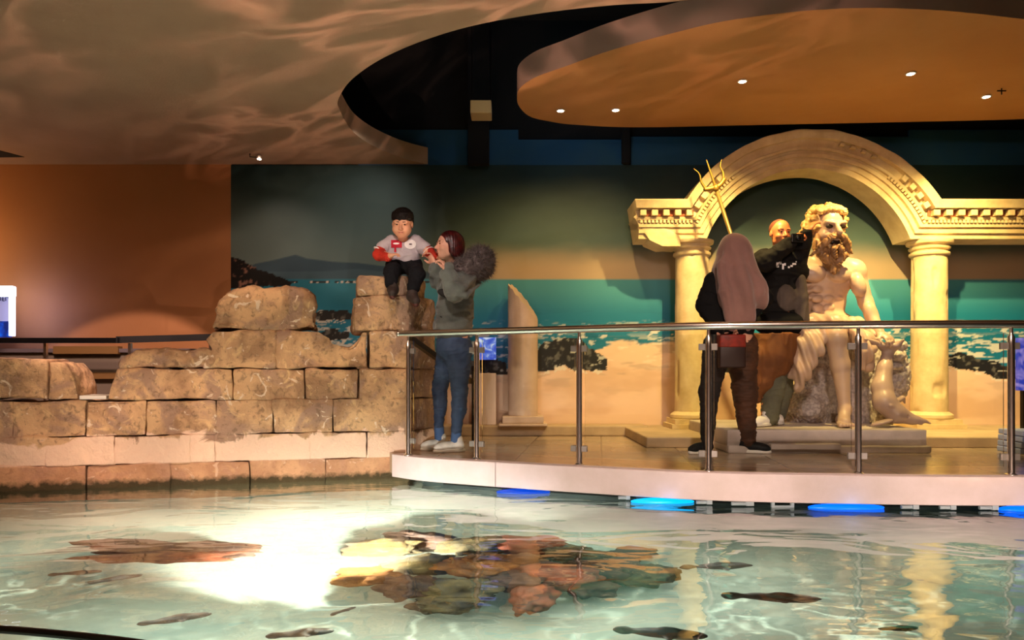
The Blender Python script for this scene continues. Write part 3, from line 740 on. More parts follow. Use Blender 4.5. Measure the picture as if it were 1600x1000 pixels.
# corner pier: footprint prisms
def foot(px0, px1, bx, by, z0, z1, seed, inset=0.0, amp=.012):
    u0 = WU(px0, 583)[0]; u1 = WU(px1, 583)[0]
    a = wpt(u0, inset, 0); b = wpt(u1, inset, 0); c = Vector((bx, by, 0)); d = wpt(u0, .45, 0); 
    e = Vector((c.x-.05, c.y+.18, 0))
    bm = bmesh.new(); prism_xy(bm, [(p.x, p.y) for p in (a, b, c, e, d)], z0, z1); displace_rough(bm, amp, seed, low=1.1, bev=.02); return bm
def at(px_, Y): return ((px_-800)*Y/F, Y)
pier = []
zs = [(-0.2, 0.163), (0.165, 0.413), (0.417, 0.646), (0.65, 0.93)]
for i, (a, b) in enumerate(zs):
    x_, y_ = at(680 if i else 684, 6.12); pier.append(foot(600, 641, x_, y_, a, b, 70+i, inset=0.012))
x_, y_ = at(682, 6.10)
merge(pier, 'corner_pier', ruin, M_ruin)
x_, y_ = at(679, 6.08); b1 = foot(554, 640, x_, y_, 0.935, 1.205, 80, amp=.035)
merge([b1], 'pier_block', ruin, M_ruin)
x_, y_ = at(664, 6.02); b2 = foot(560, 630, x_, y_, 1.21, 1.362, 81, amp=.026)
merge([b2], 'pier_cap_stone', ruin, M_ruin)

# ============================================================ ARCH AND COLUMNS
M_cast = mat('cast_stone', srgb(226, 206, 164), 0.55, var=srgb(206, 182, 138), vscale=7, bump=0.0025, bscale=45)
AX, AZ, AR = P(1266, 433, 6.95).x, P(1266, 433, 6.95).z, 1.03
SPR = P(0, 372, 6.95).z
arch = root('stone_arch', (AX, 7.15, SPR), 'big moulded cream stone arch with dentil entablature spanning the columns', 'arch')
prof = [(0.0, 7.32), (0.0, 6.99), (0.045, 6.985), (0.05, 6.965), (0.085, 6.96), (0.088, 6.975), (0.10, 6.975), (0.104, 6.945), (0.135, 6.94), (0.14, 6.96), (0.165, 6.965), (0.168, 6.93), (0.19, 6.92),
        (0.195, 6.95), (0.262, 6.95), (0.268, 6.87), (0.30, 6.86), (0.335, 6.845), (0.345, 6.85), (0.345, 7.32)]
XL = P(1000, 0, 6.9).x; XR = 6.55
NA = 56
def path(n, corners=True):
    dz = SPR+n-AZ; R = AR+n; hx_ = math.sqrt(max(R*R-dz*dz, 0)); th0 = math.atan2(dz, -hx_); th1 = math.atan2(dz, hx_)
    xl = XL-0.02+(0.35-n)*0.0
    pts = [(XL-max(0, (n-.1))*0.22, SPR+n)]
    for i in range(NA+1):
        a = th0+(th1-th0)*i/NA; pts.append((AX+R*math.cos(a), AZ+R*math.sin(a)))
    pts.append((XR, SPR+n)); return pts
bm = bmesh.new(); rows = []
for n, y in prof:
    rows.append([bm.verts.new((x, y, z)) for x, z in path(n)])
rows.append(rows[0])
for A, B in zip(rows, rows[1:]):
    for i in range(len(A)-1): bm.faces.new((A[i], A[i+1], B[i+1], B[i]))
bm.faces.new([r[0] for r in rows[:-1]]); bm.faces.new([r[-1] for r in rows[:-1]][::-1])
# weathering of the crown: soften relief near the top
for v in bm.verts:
    if abs(v.co.x-AX) < 1.3 and v.co.z > SPR+.35:
        k = min(1, (v.co.z-SPR-.35)/.5)
        v.co.y += (6.955-v.co.y)*0.45*k if v.co.y < 7.2 else 0
        v.co += Vector((0, mnoise.noise(v.co*7)*.012*k, mnoise.noise(v.co*5+Vector((3, 1, 2)))*.012*k))
ab = bm_obj('arch_moulding', bm, M_cast, arch, True, 28)
M_rec = mat('recess_shade_red', srgb(150, 80, 50), 0.8)  # red-brown shade between the dentils, laid in as a coloured strip
bm = bmesh.new()
def along(n0, n1, ya, yb, w_, x=None, a=None):
    if x is not None:
        add_box(bm, (x-w_/2, ya, SPR+n0), (x+w_/2, yb, SPR+n1))
    else:
        c, s = math.cos(a), math.sin(a); r0, r1 = AR+n0, AR+n1; tx, tz = -s*w_/2, c*w_/2
        q = [(AX+r0*c-tx, AZ+r0*s-tz), (AX+r0*c+tx, AZ+r0*s+tz), (AX+r1*c+tx, AZ+r1*s+tz), (AX+r1*c-tx, AZ+r1*s-tz)]
        va = [bm.verts.new((x_, ya, z_)) for x_, z_ in q]; vb = [bm.verts.new((x_, yb, z_)) for x_, z_ in q]
        bm.faces.new(va); bm.faces.new(vb[::-1])
        for i in range(4): bm.faces.new((va[i], va[(i+1) % 4], vb[(i+1) % 4], vb[i]))
dzm = SPR+.23-AZ; cxm = math.sqrt((AR+.23)**2-dzm**2)
x = XL+0.03
while x < AX-cxm-.01: along(.20, .255, 6.885, 6.955, .058, x=x); x += .108
x = AX+cxm+.05
while x < 6.45: along(.20, .255, 6.885, 6.955, .062, x=x); x += .116
thm = math.atan2(dzm, cxm)
for i in range(1, 5): along(.20, .255, 6.89, 6.955, .055, a=thm+i*.085-.02); along(.20, .255, 6.89, 6.955, .055, a=PI-thm-i*.085+.02)
for i in (7, 8, 9, 10): along(.225, .25, 6.90, 6.955, .045, a=thm+i*.085)
def loose_parts(bm, name, m, parent):
    me_ = bpy.data.meshes.new('t'); bm.to_mesh(me_); bm.free(); n8 = len(me_.vertices)//8
    co = [v.co.copy() for v in me_.vertices]; fc = [tuple(p.vertices) for p in me_.polygons]
    for k in range(n8):
        b2 = bmesh.new(); vs_ = [b2.verts.new(c) for c in co[8*k:8*k+8]]
        for f_ in fc:
            if f_[0]//8 == k: b2.faces.new([vs_[i-8*k] for i in f_])
        bmesh.ops.bevel(b2, geom=b2.edges[:], offset=.004, segments=1, affect='EDGES'); bm_obj(name, b2, m, parent)
loose_parts(bm, 'dentil', M_cast, arch)
for xa_, xb_ in ((XL+.0, AX-cxm+.01), (AX+cxm-.01, 6.5)):
    bm = bmesh.new(); add_box(bm, (xa_, 6.940, SPR+.205), (xb_, 6.96, SPR+.258)); bm_obj('recess_shade_band', bm, M_rec, arch)
bm = bmesh.new()
x = XL+.02
while x < AX-cxm+.0: along(.140, .165, 6.925, 6.97, .022, x=x); x += .036
x = AX+cxm+.0
while x < 6.45: along(.140, .165, 6.925, 6.97, .022, x=x); x += .036
for i in range(0, 16): along(.140, .165, 6.93, 6.97, .022, a=thm-.04+i*.030); along(.140, .165, 6.93, 6.97, .022, a=PI-thm+.04-i*.030)
bm_obj('bead_course', bm, M_cast, arch)
# broken left stub of the entablature (soffit wedge)
bm = bmesh.new()
A_ = [(XL-.045, SPR+.20), (XL+.10, SPR-.02), (XL+.22, SPR-.075), (P(1062, 0, 7).x, SPR-.075), (P(1062, 0, 7).x, SPR+.02), (XL, SPR+.25)]
a = [bm.verts.new((x_, 6.96, z_)) for x_, z_ in A_]; b = [bm.verts.new((x_, 7.3, z_)) for x_, z_ in A_]
bm.faces.new(a); bm.faces.new(b[::-1])
for i in range(len(a)): bm.faces.new((a[i], b[i], b[(i+1) % len(a)], a[(i+1) % len(a)]))
displace_rough(bm, .012, 5, bev=.006); bm_obj('broken_stub', bm, M_cast, arch, True, 50)

def column(px_, Yc, zbase, lb, full=True):
    cx = (px_-800)*Yc/F; zt_ = SPR
    r = root('stone_column', (cx, Yc, zbase), lb, 'column', 'columns carrying the arch')
    R0 = .158
    def chip(a, z):
        d = 0.0
        q = vnoise(np.array(a*2.0+px_), np.array(z*4.5), np.array(1.5*px_), 8)
        if q > .72: d -= .020*min(1, (float(q)-.72)*9)
        return d+.0025*mnoise.noise(Vector((a*3, z*6, px_)))
    bm = bmesh.new(); prof_ = [(R0*(1.03-.05*i/90), zbase+.155+(zt_-.125-zbase-.155)*i/90) for i in range(91)]
    add_lathe(bm, prof_, 72, (cx, Yc, 0), chip); bm_obj('shaft', bm, M_cast, r, True, 60)
    bm = bmesh.new(); z = zt_
    add_lathe(bm, [(.150, z-.15), (.172, z-.145), (.178, z-.135), (.176, z-.118), (.160, z-.112), (.158, z-.095), (.178, z-.085), (.182, z-.07), (.165, z-.062), (.17, z-.045), (.20, z-.035), (.206, z-.018), (.206, z-.004), (.19, z)], 64, (cx, Yc, 0))
    bm_obj('capital', bm, M_cast, r, True, 40)
    bm = bmesh.new(); add_lathe(bm, [(.195, zbase+.085), (.205, zbase+.10), (.205, zbase+.125), (.185, zbase+.142), (.160, zbase+.158)], 64, (cx, Yc, 0))
    add_box(bm, (cx-.235, Yc-.215, zbase), (cx+.235, Yc+.215, zbase+.042)); add_box(bm, (cx-.205, Yc-.195, zbase+.042), (cx+.205, Yc+.195, zbase+.088))
    bm_obj('column_base', bm, M_cast, r, True, 30)
column(1081, 7.12, .089, 'cream stone column carrying the left end of the arch, beside the veiled visitor')
column(1452, 7.12, .089, 'cream stone column carrying the right side of the arch, beside the statue')
# broken column in front of the seascape
bx_, bY = P(817, 0, 7.28).x, 7.29
bc = root('broken_column', (bx_, bY, .10), 'freestanding pale column snapped off at a slant, left of the arch', 'column')
bm = bmesh.new(); R0 = .147; seg = 64; z0_ = .10+.09; rings = []
ztl = P(0, 443, 7.28).z; ztr = P(0, 497, 7.28).z
for j in range(50):
    ring = []
    for i in range(seg):
        a = 2*PI*i/seg; cx_ = math.cos(a); top = ztl+(ztr-ztl)*((cx_+1)/2)**1.25 + .05*(math.sin(a)-.2) + .02*mnoise.noise(Vector((cx_*5, math.sin(a)*5, 1)))
        z = z0_+(top-z0_)*j/49; q = float(vnoise(np.array(a*2.2), np.array(z*6), np.array(3.3), 4)); rr = R0-(.012*min(1, (q-.74)*8) if q > .74 else 0)
        ring.append(bm.verts.new((bx_+rr*cx_, bY+rr*math.sin(a), z)))
    rings.append(ring)
for A, B in zip(rings, rings[1:]):
    for i in range(seg): bm.faces.new((A[i], A[(i+1) % seg], B[(i+1) % seg], B[i]))
bm.faces.new(rings[0][::-1])
prev = rings[-1]
for k in (0.75, .5, .25):
    ring = [bm.verts.new((bx_+(v.co.x-bx_)*k, bY+(v.co.y-bY)*k, (ztl+(ztr-ztl)*(((v.co.x-bx_)*k/R0+1)/2)**1.25)+.05*((v.co.y-bY)*k/R0-.2)+.02*mnoise.noise(v.co*9*k))) for v in rings[-1]]
    for i in range(seg): bm.faces.new((prev[i], prev[(i+1) % seg], ring[(i+1) % seg], ring[i]))
    prev = ring
bm.faces.new(prev)
M_cast2 = mat('pale_cast_stone', srgb(214, 190, 168), 0.5, var=srgb(198, 172, 150), vscale=6, bump=0.002, bscale=40)
bm_obj('shaft', bm, M_cast2, bc, True, 50)
bm = bmesh.new(); add_box(bm, (bx_-.235, bY-.20, .10), (bx_+.235, bY+.20, .125)); add_box(bm, (bx_-.20, bY-.175, .125), (bx_+.20, bY+.175, .195)); bevel_all(bm, .008)
bm_obj('column_base', bm, M_cast2, bc)
# solid stand-in for a glass reflection: white box with lit screen left of the broken column
sx0, sx1 = P(748, 0, 7.3).x, P(775, 0, 7.3).x
r = root('reflection_stand', ((sx0+sx1)/2, 7.35, .10), 'stand-in narrow white plinth behind the young woman, with a blue glass reflection built as a screen above', 'display')
bm = bmesh.new(); add_box(bm, (sx0-.05, 7.3, .10), (sx1, 7.42, P(0, 583, 7.3).z)); bevel_all(bm, .006); bm_obj('plinth', bm, mat('reflection_white', srgb(225, 205, 195), .5), r)  # white box of the reflection stand-in
bm = bmesh.new(); add_box(bm, (sx0+.03, 7.36, P(0, 583, 7.3).z), (sx0+.06, 7.40, P(0, 545, 7.3).z)); bm_obj('stem', bm, M_dark, r)
bm = bmesh.new(); add_box(bm, (sx0, 7.33, P(0, 562, 7.3).z), (sx1, 7.37, P(0, 527, 7.3).z)); bevel_all(bm, .003)
def screen_mat(name, c1, c2, c3, sc=9, estr=1.0):
    m = mat(name, (0.02, 0.02, 0.03), 0.3); nt = m.node_tree; N = nt.nodes; L = nt.links; b = N['Principled BSDF']
    tc = N.new('ShaderNodeTexCoord'); no = N.new('ShaderNodeTexNoise'); no.inputs['Scale'].default_value = sc; no.inputs['Detail'].default_value = 2; no.inputs['Distortion'].default_value = 1.2
    L.new(tc.outputs['Object'], no.inputs['Vector']); cr = N.new('ShaderNodeValToRGB'); L.new(no.outputs[0], cr.inputs[0])
    e = cr.color_ramp.elements; e[0].position = .42; e[0].color = (*c1, 1); e[1].position = .56; e[1].color = (*c2, 1); x = cr.color_ramp.elements.new(.66); x.color = (*c3, 1)
    L.new(cr.outputs[0], b.inputs['Emission Color']); b.inputs['Emission Strength'].default_value = estr; return m
bm_obj('screen', bm, screen_mat('reflection_blue', srgb(60, 90, 210), srgb(110, 140, 235), srgb(225, 235, 250), 9, .8), r)  # blue glass reflection built as a lit screen
# lit display at the far right edge
sx0 = P(1590, 0, 6.9).x
r = root('wall_screen', (sx0+.3, 6.9, .09), 'lit blue and violet picture panel on legs, cut off by the right edge', 'display')
bm = bmesh.new(); add_box(bm, (sx0, 6.88, P(0, 610, 6.9).z), (sx0+.6, 6.93, P(0, 528, 6.9).z)); bm_obj('screen', bm, screen_mat('screen_fish', srgb(30, 60, 190), srgb(170, 150, 230), srgb(230, 240, 250), 5, .8), r)
bm = bmesh.new(); add_box(bm, (sx0+.05, 6.90, .09), (sx0+.09, 6.94, P(0, 610, 6.9).z)); bm_obj('leg', bm, M_dark, r); bm = bmesh.new(); add_box(bm, (sx0+.5, 6.90, .09), (sx0+.54, 6.94, P(0, 610, 6.9).z)); bm_obj('leg', bm, M_dark, r)
sx0 = P(1591, 0, 5.6).x; bm = bmesh.new()
for k in range(4): add_box(bm, (sx0+.004*k, 5.58-.005*k, .0+.045*k), (sx0+.34, 5.85, .04+.045*k))
bevel_all(bm, .006); tag(bm_obj('folded_mats', bm, mat('mat_blue', srgb(150, 165, 215), .6)), 'stack of pale blue folded mats on the floor at the right edge', 'mats')

# ============================================================ RAILING
M_steel = mat('brushed_steel', (0.80, 0.74, 0.70), 0.24, 1.0)
def glass_mat():
    m = bpy.data.materials.new('rail_glass'); m.use_nodes = True; nt = m.node_tree; N = nt.nodes; L = nt.links; N.remove(N['Principled BSDF']); out = N['Material Output']
    t = N.new('ShaderNodeBsdfTransparent'); t.inputs[0].default_value = (0.97, 0.985, 0.975, 1); g = N.new('ShaderNodeBsdfGlossy'); g.inputs['Roughness'].default_value = 0.0
    f = N.new('ShaderNodeFresnel'); f.inputs['IOR'].default_value = 1.45; x = N.new('ShaderNodeMixShader'); L.new(f.outputs[0], x.inputs[0]); L.new(t.outputs[0], x.inputs[1]); L.new(g.outputs[0], x.inputs[2]); L.new(x.outputs[0], out.inputs['Surface']); return m
M_glass = glass_mat()
post_px = [(638, 712, 523), (745, 718, 518), (905, 727, 514), (1107, 737, 510), (1341, 741, 508), (1580, 743, 509), (1850, 740, 509)]
posts = [Vector(((x-800)/F*706.9/(y-HZ), 706.9/(y-HZ), 0)) for x, y, _ in post_px]
RZ = 0.905
railing = root('glass_railing', (1.2, 4.7, 0), 'curved steel and glass railing along the platform edge', 'railing')
first = posts[0]+Vector((-.075, .03, 0))
M_clamp = mat('clamp_steel', (.30, .27, .25), .5, .6)
rp = catmull([first]+posts, 10); bm = bmesh.new(); add_tube(bm, [p+Vector((0, 0, RZ)) for p in rp], .0245, 20)
bm_obj('handrail', bm, M_steel, railing, True, 50)
for i, p in enumerate(posts):
    bm = bmesh.new(); add_lathe(bm, [(.034, 0), (.034, .008), (.022, .014), (.020, .02), (.0195, .78), (.0195, .83), (.012, .842), (.010, .85), (.010, RZ-.018)], 20, p)
    po = bm_obj('post', bm, M_steel, railing, True, 40)
    for zc in (.775, .11):
        nb = [q for q in (posts[i-1] if i else None, posts[i+1] if i < len(posts)-1 else None) if q is not None]
        for q in nb:
            bm = bmesh.new(); d = (q-p).normalized(); c = p+d*.036+Vector((0, .012, zc)); ang = math.atan2(d.y, d.x)
            add_box(bm, c-Vector((.020, .014, .02)), c+Vector((.020, .014, .02)), Matrix.Rotation(ang, 3, 'Z'))
            bevel_all(bm, .003); bm_obj('glass_clamp', bm, M_clamp, po)
for a, b in zip(posts, posts[1:]):
    d = (b-a).normalized(); n = Vector((-d.y, d.x, 0)); a2 = a+d*.035+n*.012; b2 = b-d*.035+n*.012
    bm = bmesh.new(); vs = []
    va = [bm.verts.new(v) for v in (a2+Vector((0, 0, .05)), b2+Vector((0, 0, .05)), b2+Vector((0, 0, .853)), a2+Vector((0, 0, .853)))]
    vb = [bm.verts.new(v.co+n*.008) for v in va]; bm.faces.new(va); bm.faces.new(vb[::-1])
    for i in range(4): bm.faces.new((va[i], vb[i], vb[(i+1) % 4], va[(i+1) % 4]))
    bm_obj('glass_panel', bm, M_glass, railing)
# sloping brace rail behind the corner, with its dark post
M_bronze = mat('bronze_rail', srgb(110, 92, 62), 0.35, .7)
r = root('sloping_handrail', posts[0]+Vector((.4, .5, 0)), 'bronze-brown flat handrail sloping down behind the first railing post', 'handrail')
a_ = P(640, 528, 5.52); b_ = P(735, 596, 6.6)
bm = bmesh.new(); d = b_-a_
for q, s in ((a_, 1), (b_, 1)): pass
u_ = Vector((0, 0, 1)); n_ = d.cross(u_).normalized()
va = []
for q in (a_, b_):
    va.append([bm.verts.new(q+n_*sx*.02+u_*sz*.022) for sx, sz in ((-1, -1), (1, -1), (1, 1), (-1, 1))])
for i in range(4): bm.faces.new((va[0][i], va[0][(i+1) % 4], va[1][(i+1) % 4], va[1][i]))
bm.faces.new(va[0][::-1]); bm.faces.new(va[1]); bm_obj('rail_bar', bm, M_bronze, r)
c = P(741, 600, 6.6); bm = bmesh.new(); add_box(bm, (c.x-.022, 6.58, 0), (c.x+.022, 6.62, P(0, 572, 6.6).z)); bm_obj('post', bm, M_dark, r)

# ============================================================ LEFT BACKGROUND
r = root('walkway_railing', (-3.6, 6.1, 0), 'black handrail crossing behind the ruined wall on the left', 'railing')
bm = bmesh.new()
def bar(a, b, w_, h_):
    d = (b-a); n = Vector((-d.y, d.x, 0)).normalized()*w_; u = Vector((0, 0, h_)); vv_ = []
    for q in (a, b): vv_.append([bm.verts.new(v) for v in (q-n-u, q+n-u, q+n+u, q-n+u)])
    for i in range(4): bm.faces.new((vv_[0][i], vv_[0][(i+1) % 4], vv_[1][(i+1) % 4], vv_[1][i]))
    bm.faces.new(vv_[0][::-1]); bm.faces.new(vv_[1])
bar(P(-200, 532, 6.3), P(188, 532, 6.3), .02, .022); bar(P(182, 531, 6.3), P(360, 526, 6.6), .025, .028)
bm_obj('handrail', bm, M_dark, r)
for x_ in (-120, 72, 204, 330):
    bm = bmesh.new(); c = P(x_, 540, 6.35); add_box(bm, (c.x-.012, 6.33, 0), (c.x+.012, 6.36, c.z+.02)); bm_obj('post', bm, M_steel, r)
r = root('service_counter', (-3.9, 6.9, 0), 'low grey counter with brown ledges seen through the gap in the ruined wall', 'counter')
bm = bmesh.new(); add_box(bm, (-6.5, 6.75, 0), (-3.0, 7.2, .80)); bm_obj('body', bm, mat('counter_grey', srgb(120, 106, 92), .6), r)
bm = bmesh.new(); add_box(bm, (P(85, 0, 6.7).x, 6.68, P(0, 553, 6.7).z), (P(186, 0, 6.7).x, 6.76, P(0, 541, 6.7).z)); add_box(bm, (P(85, 0, 6.7).x, 6.68, P(0, 592, 6.7).z), (P(186, 0, 6.7).x, 6.76, P(0, 582, 6.7).z))
bm_obj('ledge', bm, mat('ledge_wood', srgb(130, 96, 54), .5), r)
bm = bmesh.new(); add_box(bm, (-6.5, 6.70, .80), (-2.9, 7.25, .835)); bm_obj('worktop', bm, mat('worktop_grey', srgb(110, 100, 104), .4), r)
# illuminated sign at far left
Ys = 7.2; r = root('lit_sign', P(0, 525, Ys), 'glowing white framed sign with blue picture at the left edge', 'sign')
def sbox(nm, x0, y0, x1, y1, ya, yb, m, par=r, bev=0.0):
    bm = bmesh.new(); a = P(x0, y1, Ys); b = P(x1, y0, Ys); add_box(bm, (a.x, ya, a.z), (b.x, yb, b.z))
    if bev: bevel_all(bm, bev)
    return bm_obj(nm, bm, m, par)
M_glow = mat('sign_glow', (.8, .8, .9), .4, emit=(0.85, 0.9, 1.0), estr=3.0)
M_glow2 = mat('sign_face', (.3, .3, .35), .5, emit=srgb(150, 145, 185), estr=0.8)
sbox('header', -260, 447, 23, 464, Ys-.03, Ys+.03, M_glow, bev=.012)
sbox('side_light', 16, 462, 21, 525, Ys-.02, Ys+.03, M_glow)
pn = sbox('panel', -260, 464, 16, 502, Ys-.005, Ys+.03, M_glow2)
sbox('picture', -260, 502, 16, 527, Ys-.008, Ys+.03, screen_mat('sign_picture', srgb(5, 30, 110), srgb(15, 70, 190), srgb(20, 110, 240), 6, .9))
M_ink = mat('sign_ink', (.01, .02, .08), .5)
def seg_letters(strokes, nm='lettering'):
    bm = bmesh.new()
    for (xa, ya, xb, yb) in strokes:
        a = P(xa, ya, Ys-.012); b = P(xb, yb, Ys-.012); a.y = b.y = Ys-.012; add_tube(bm, [a, b], .0045, 6)
    bm_obj(nm, bm, M_ink, r)
seg_letters([(-1, 464, 1, 463), (1, 463, 1, 470), (4, 470, 4, 464), (4, 464, 7, 463.5), (4, 467, 6.5, 467), (4, 470, 7, 470), (9, 470, 9, 464), (9, 464, 12.5, 463.5), (12.5, 463.5, 12.5, 466)])
area('sign_glow_light', P(25, 480, 7.1), P(60, 500, 7.5), 1.6, (0.42, 0.45, 1.0), .08, .4)

# ============================================================ SUBMERGED ROCKS AND FISH
Mr = [mat('rock_ochre', srgb(158, 96, 30), .75, var=srgb(84, 52, 22), vscale=6, bump=.012, bscale=25), mat('rock_rust', srgb(132, 60, 26), .75, var=srgb(64, 36, 20), vscale=7, bump=.006, bscale=25),
      mat('rock_olive', srgb(88, 72, 32), .8, var=srgb(36, 32, 20), vscale=8, bump=.006, bscale=30), mat('rock_brown', srgb(76, 48, 28), .8, var=srgb(34, 24, 18), vscale=7, bump=.006, bscale=25)]
def bedpt(px_, py_, depth):     # where a refracted sight line through the surface meets a given depth
    Ys_ = 941.3/(py_-HZ); th = math.atan2(py_-HZ, F); s_ = math.cos(th)/1.33; k = s_/math.sqrt(1-s_*s_)
    Y = Ys_+k*depth; return Vector(((px_-800)/F*Y, Y, WATER-depth))
def rock(px_, py_, w_, d_, h_, mi, depth, lb, grp='rocks heaped on the pool bed', seed=0, nm='submerged_rock'):
    c = bedpt(px_, py_, depth); bm = bmesh.new(); bmesh.ops.create_icosphere(bm, subdivisions=4, radius=1)
    rr = random.Random(seed); ra = Vector((rr.random()*9, rr.random()*9, rr.random()*9)); A = rr.uniform(-.5, .5)
    for v in bm.verts:
        n = 1+.42*mnoise.noise(v.co*1.5+ra)+.26*mnoise.noise(v.co*3.2+ra)+.12*mnoise.noise(v.co*8+ra)
        q = v.co*n; x_ = q.x*w_; y_ = q.y*d_; v.co = Vector((c.x+x_*math.cos(A)-y_*math.sin(A), c.y+x_*math.sin(A)+y_*math.cos(A), c.z+q.z*h_))
    bmesh.ops.recalc_face_normals(bm, faces=bm.faces[:])
    tag(bm_obj(nm, bm, Mr[mi], None, True), lb, 'rock', grp)
RK = [(600, 862, .20, .14, .10, 2, .34, 'olive rock at the back left of the underwater heap'), (660, 848, .22, .12, .10, 3, .36, 'brown rock at the rear of the underwater heap, near its left'),
      (745, 858, .24, .14, .12, 2, .33, 'big olive rock in the rear middle of the underwater heap'), (830, 858, .22, .14, .12, 1, .34, 'rusty rock in the rear right of the underwater heap'),
      (900, 872, .18, .13, .11, 2, .32, 'olive rock right of the rusty rear rock in the heap'), (570, 905, .17, .12, .09, 0, .30, 'ochre rock at the far left of the underwater heap, beside the glare'),
      (660, 890, .20, .12, .10, 2, .28, 'olive rock in the left middle of the underwater heap'), (745, 892, .20, .13, .12, 0, .24, 'bright ochre rock at the crest of the underwater heap'),
      (800, 885, .17, .12, .10, 0, .26, 'ochre rock just right of the crest rock'), (870, 905, .20, .14, .13, 1, .26, 'large red rust rock in the front right of the heap'),
      (950, 895, .19, .13, .11, 3, .32, 'brown rock at the right of the underwater heap'), (1010, 905, .16, .12, .10, 2, .36, 'mossy olive rock at the right tip of the heap'),
      (640, 925, .16, .11, .09, 3, .30, 'dark brown rock at the near left of the underwater heap'), (720, 928, .20, .11, .09, 2, .30, 'olive brown rock at the near middle of the underwater heap'),
      (835, 940, .10, .16, .09, 1, .30, 'narrow rust rock pointing toward the viewer'), (920, 925, .12, .10, .08, 3, .36, 'small brown rock in front of the right side of the heap'),
      (700, 950, .15, .07, .05, 2, .34, 'flat grey green rock lowest in the heap, nearest the viewer'), (985, 872, .15, .10, .07, 3, .42, 'lone brown rock behind the right tip of the heap'), (810, 915, .14, .10, .09, 3, .27, 'dark rock wedged between the ochre and red rocks')]
for i, (a, b, c_, d_, e, m_, dp, lb) in enumerate(RK): rock(a, b-6, c_*.92, d_, e, m_, dp, lb, seed=i+3)
rock(205, 858, .34, .12, .05, 3, .34, 'flat reddish slab under water at the left, farthest left of three', 'flat slabs under the water on the left', 91, 'submerged_slab')
rock(255, 872, .36, .10, .05, 1, .30, 'flat reddish slab under water, nearest the viewer of three at the left', 'flat slabs under the water on the left', 92, 'submerged_slab')
rock(325, 862, .28, .14, .06, 3, .32, 'brown flat slab under water closest to the white glare', 'flat slabs under the water on the left', 93, 'submerged_slab')
M_fish = mat('fish_dark', srgb(92, 84, 74), .4, var=srgb(50, 46, 42), vscale=20)
def fish(px_, py_, L_, ang, dp, lb):
    c = bedpt(px_, py_, dp); s = Sculpt(.006); d = Vector((math.cos(ang), math.sin(ang), 0)); n = Vector((-d.y, d.x, 0)); a = axes(d, (0, 0, 1))
    s.ell(c, (L_*.10, L_*.42, L_*.13), a, 0); s.ell(c-d*L_*.5, (L_*.02+.004, L_*.12, L_*.13), a, .02); s.ell(c+Vector((0, 0, L_*.13)), (L_*.02+.004, L_*.14, L_*.06), a, .01)
    s.ell(c+n*L_*.1, (L_*.10, L_*.06, .006), a, .008); s.ell(c-n*L_*.1, (L_*.10, L_*.06, .006), a, .008)
    tag(s.build('fish', M_fish, None), lb, 'fish', 'fish swimming in the pool')
FI = [(125, 897, .20, .3, .15, 'small dark fish at the left below the reddish slabs'), (188, 905, .20, .6, .15, 'small fish right of the leftmost fish'), (285, 968, .24, .5, .2, 'dark fish near the bottom edge, left of the glare'),
      (540, 955, .12, .9, .2, 'tiny fish just below the white glare'), (1220, 935, .36, -.15, .15, 'long slim dark fish in front of the statue reflection'), (1130, 885, .34, .1, .3, 'thick dark fish shape standing in for a likely reflection, beside the right tip of the rock heap'),  # thick fish put in for dark shapes that are likely water reflections
      (1045, 990, .30, -.2, .15, 'dark slim fish at the bottom edge right of the middle'), (480, 990, .22, .3, .2, 'dark fish at the bottom edge left of the middle'), (1410, 985, .14, .0, .2, 'small fish beside the yellow column reflection')]
for f_ in FI: fish(*f_)
# ============================================================ FIGURE HELPERS
def V(p): return Vector(p)
def head(S, c, fwd, up, s, eyes=True, jaw=1.0, neck=True):
    A = axes(fwd, up); R, Fw, U = [Vector(a) for a in A]; c = V(c)
    pt = lambda x, y, z: c+R*x*s+Fw*y*s+U*z*s
    S.ell(pt(0, -.05, .12), (.33*s, .41*s, .37*s), A, 0); S.ell(pt(0, .08, -.10), (.27*s, .30*s, .34*s), A, .06*s)
    S.ell(pt(0, .20, -.36), (.13*s*jaw, .12*s, .10*s), A, .10*s); S.cap(pt(-.16, .05, -.30), pt(.16, .05, -.30), .09*s, None, .08*s)
    for q in (-1, 1): S.ell(pt(q*.135, .41, .02), (.085*s, .07*s, .055*s), A, .03*s, True)
    S.cap(pt(-.19, .31, .10), pt(.19, .31, .10), .05*s, None, .04*s)
    S.cap(pt(0, .36, .03), pt(0, .45, -.12), .030*s, .050*s, .03*s); S.cap(pt(-.045, .40, -.13), pt(.045, .40, -.13), .035*s, None, .02*s)
    for q in (-1, 1):
        S.ell(pt(q*.135, .30, .015), .062*s, A, .005*s); S.ell(pt(q*.17, .25, -.13), (.09*s, .09*s, .08*s), A, .06*s)
        S.ell(pt(q*.33, -.04, -.03), (.035*s, .08*s, .11*s), A, .02*s)
    S.ell(pt(0, .365, -.225), (.095*s, .045*s, .022*s), A, .012*s); S.ell(pt(0, .355, -.270), (.085*s, .045*s, .026*s), A, .012*s)
    return pt, A
def eyes_obj(pt, A, s, parent, m=None):
    S = Sculpt(.0035 if s < .3 else .005)
    for q in (-1, 1): S.ell(pt(q*.135, .362, .014), (.045*s, .018*s, .024*s), A, 0)
    for q in (-1, 1): S.cap(pt(q*.07, .372, .100), pt(q*.20, .345, .108), .018*s, .010*s, 0)
    return S.build('eyes_and_brows', m or M_darkhair, parent)
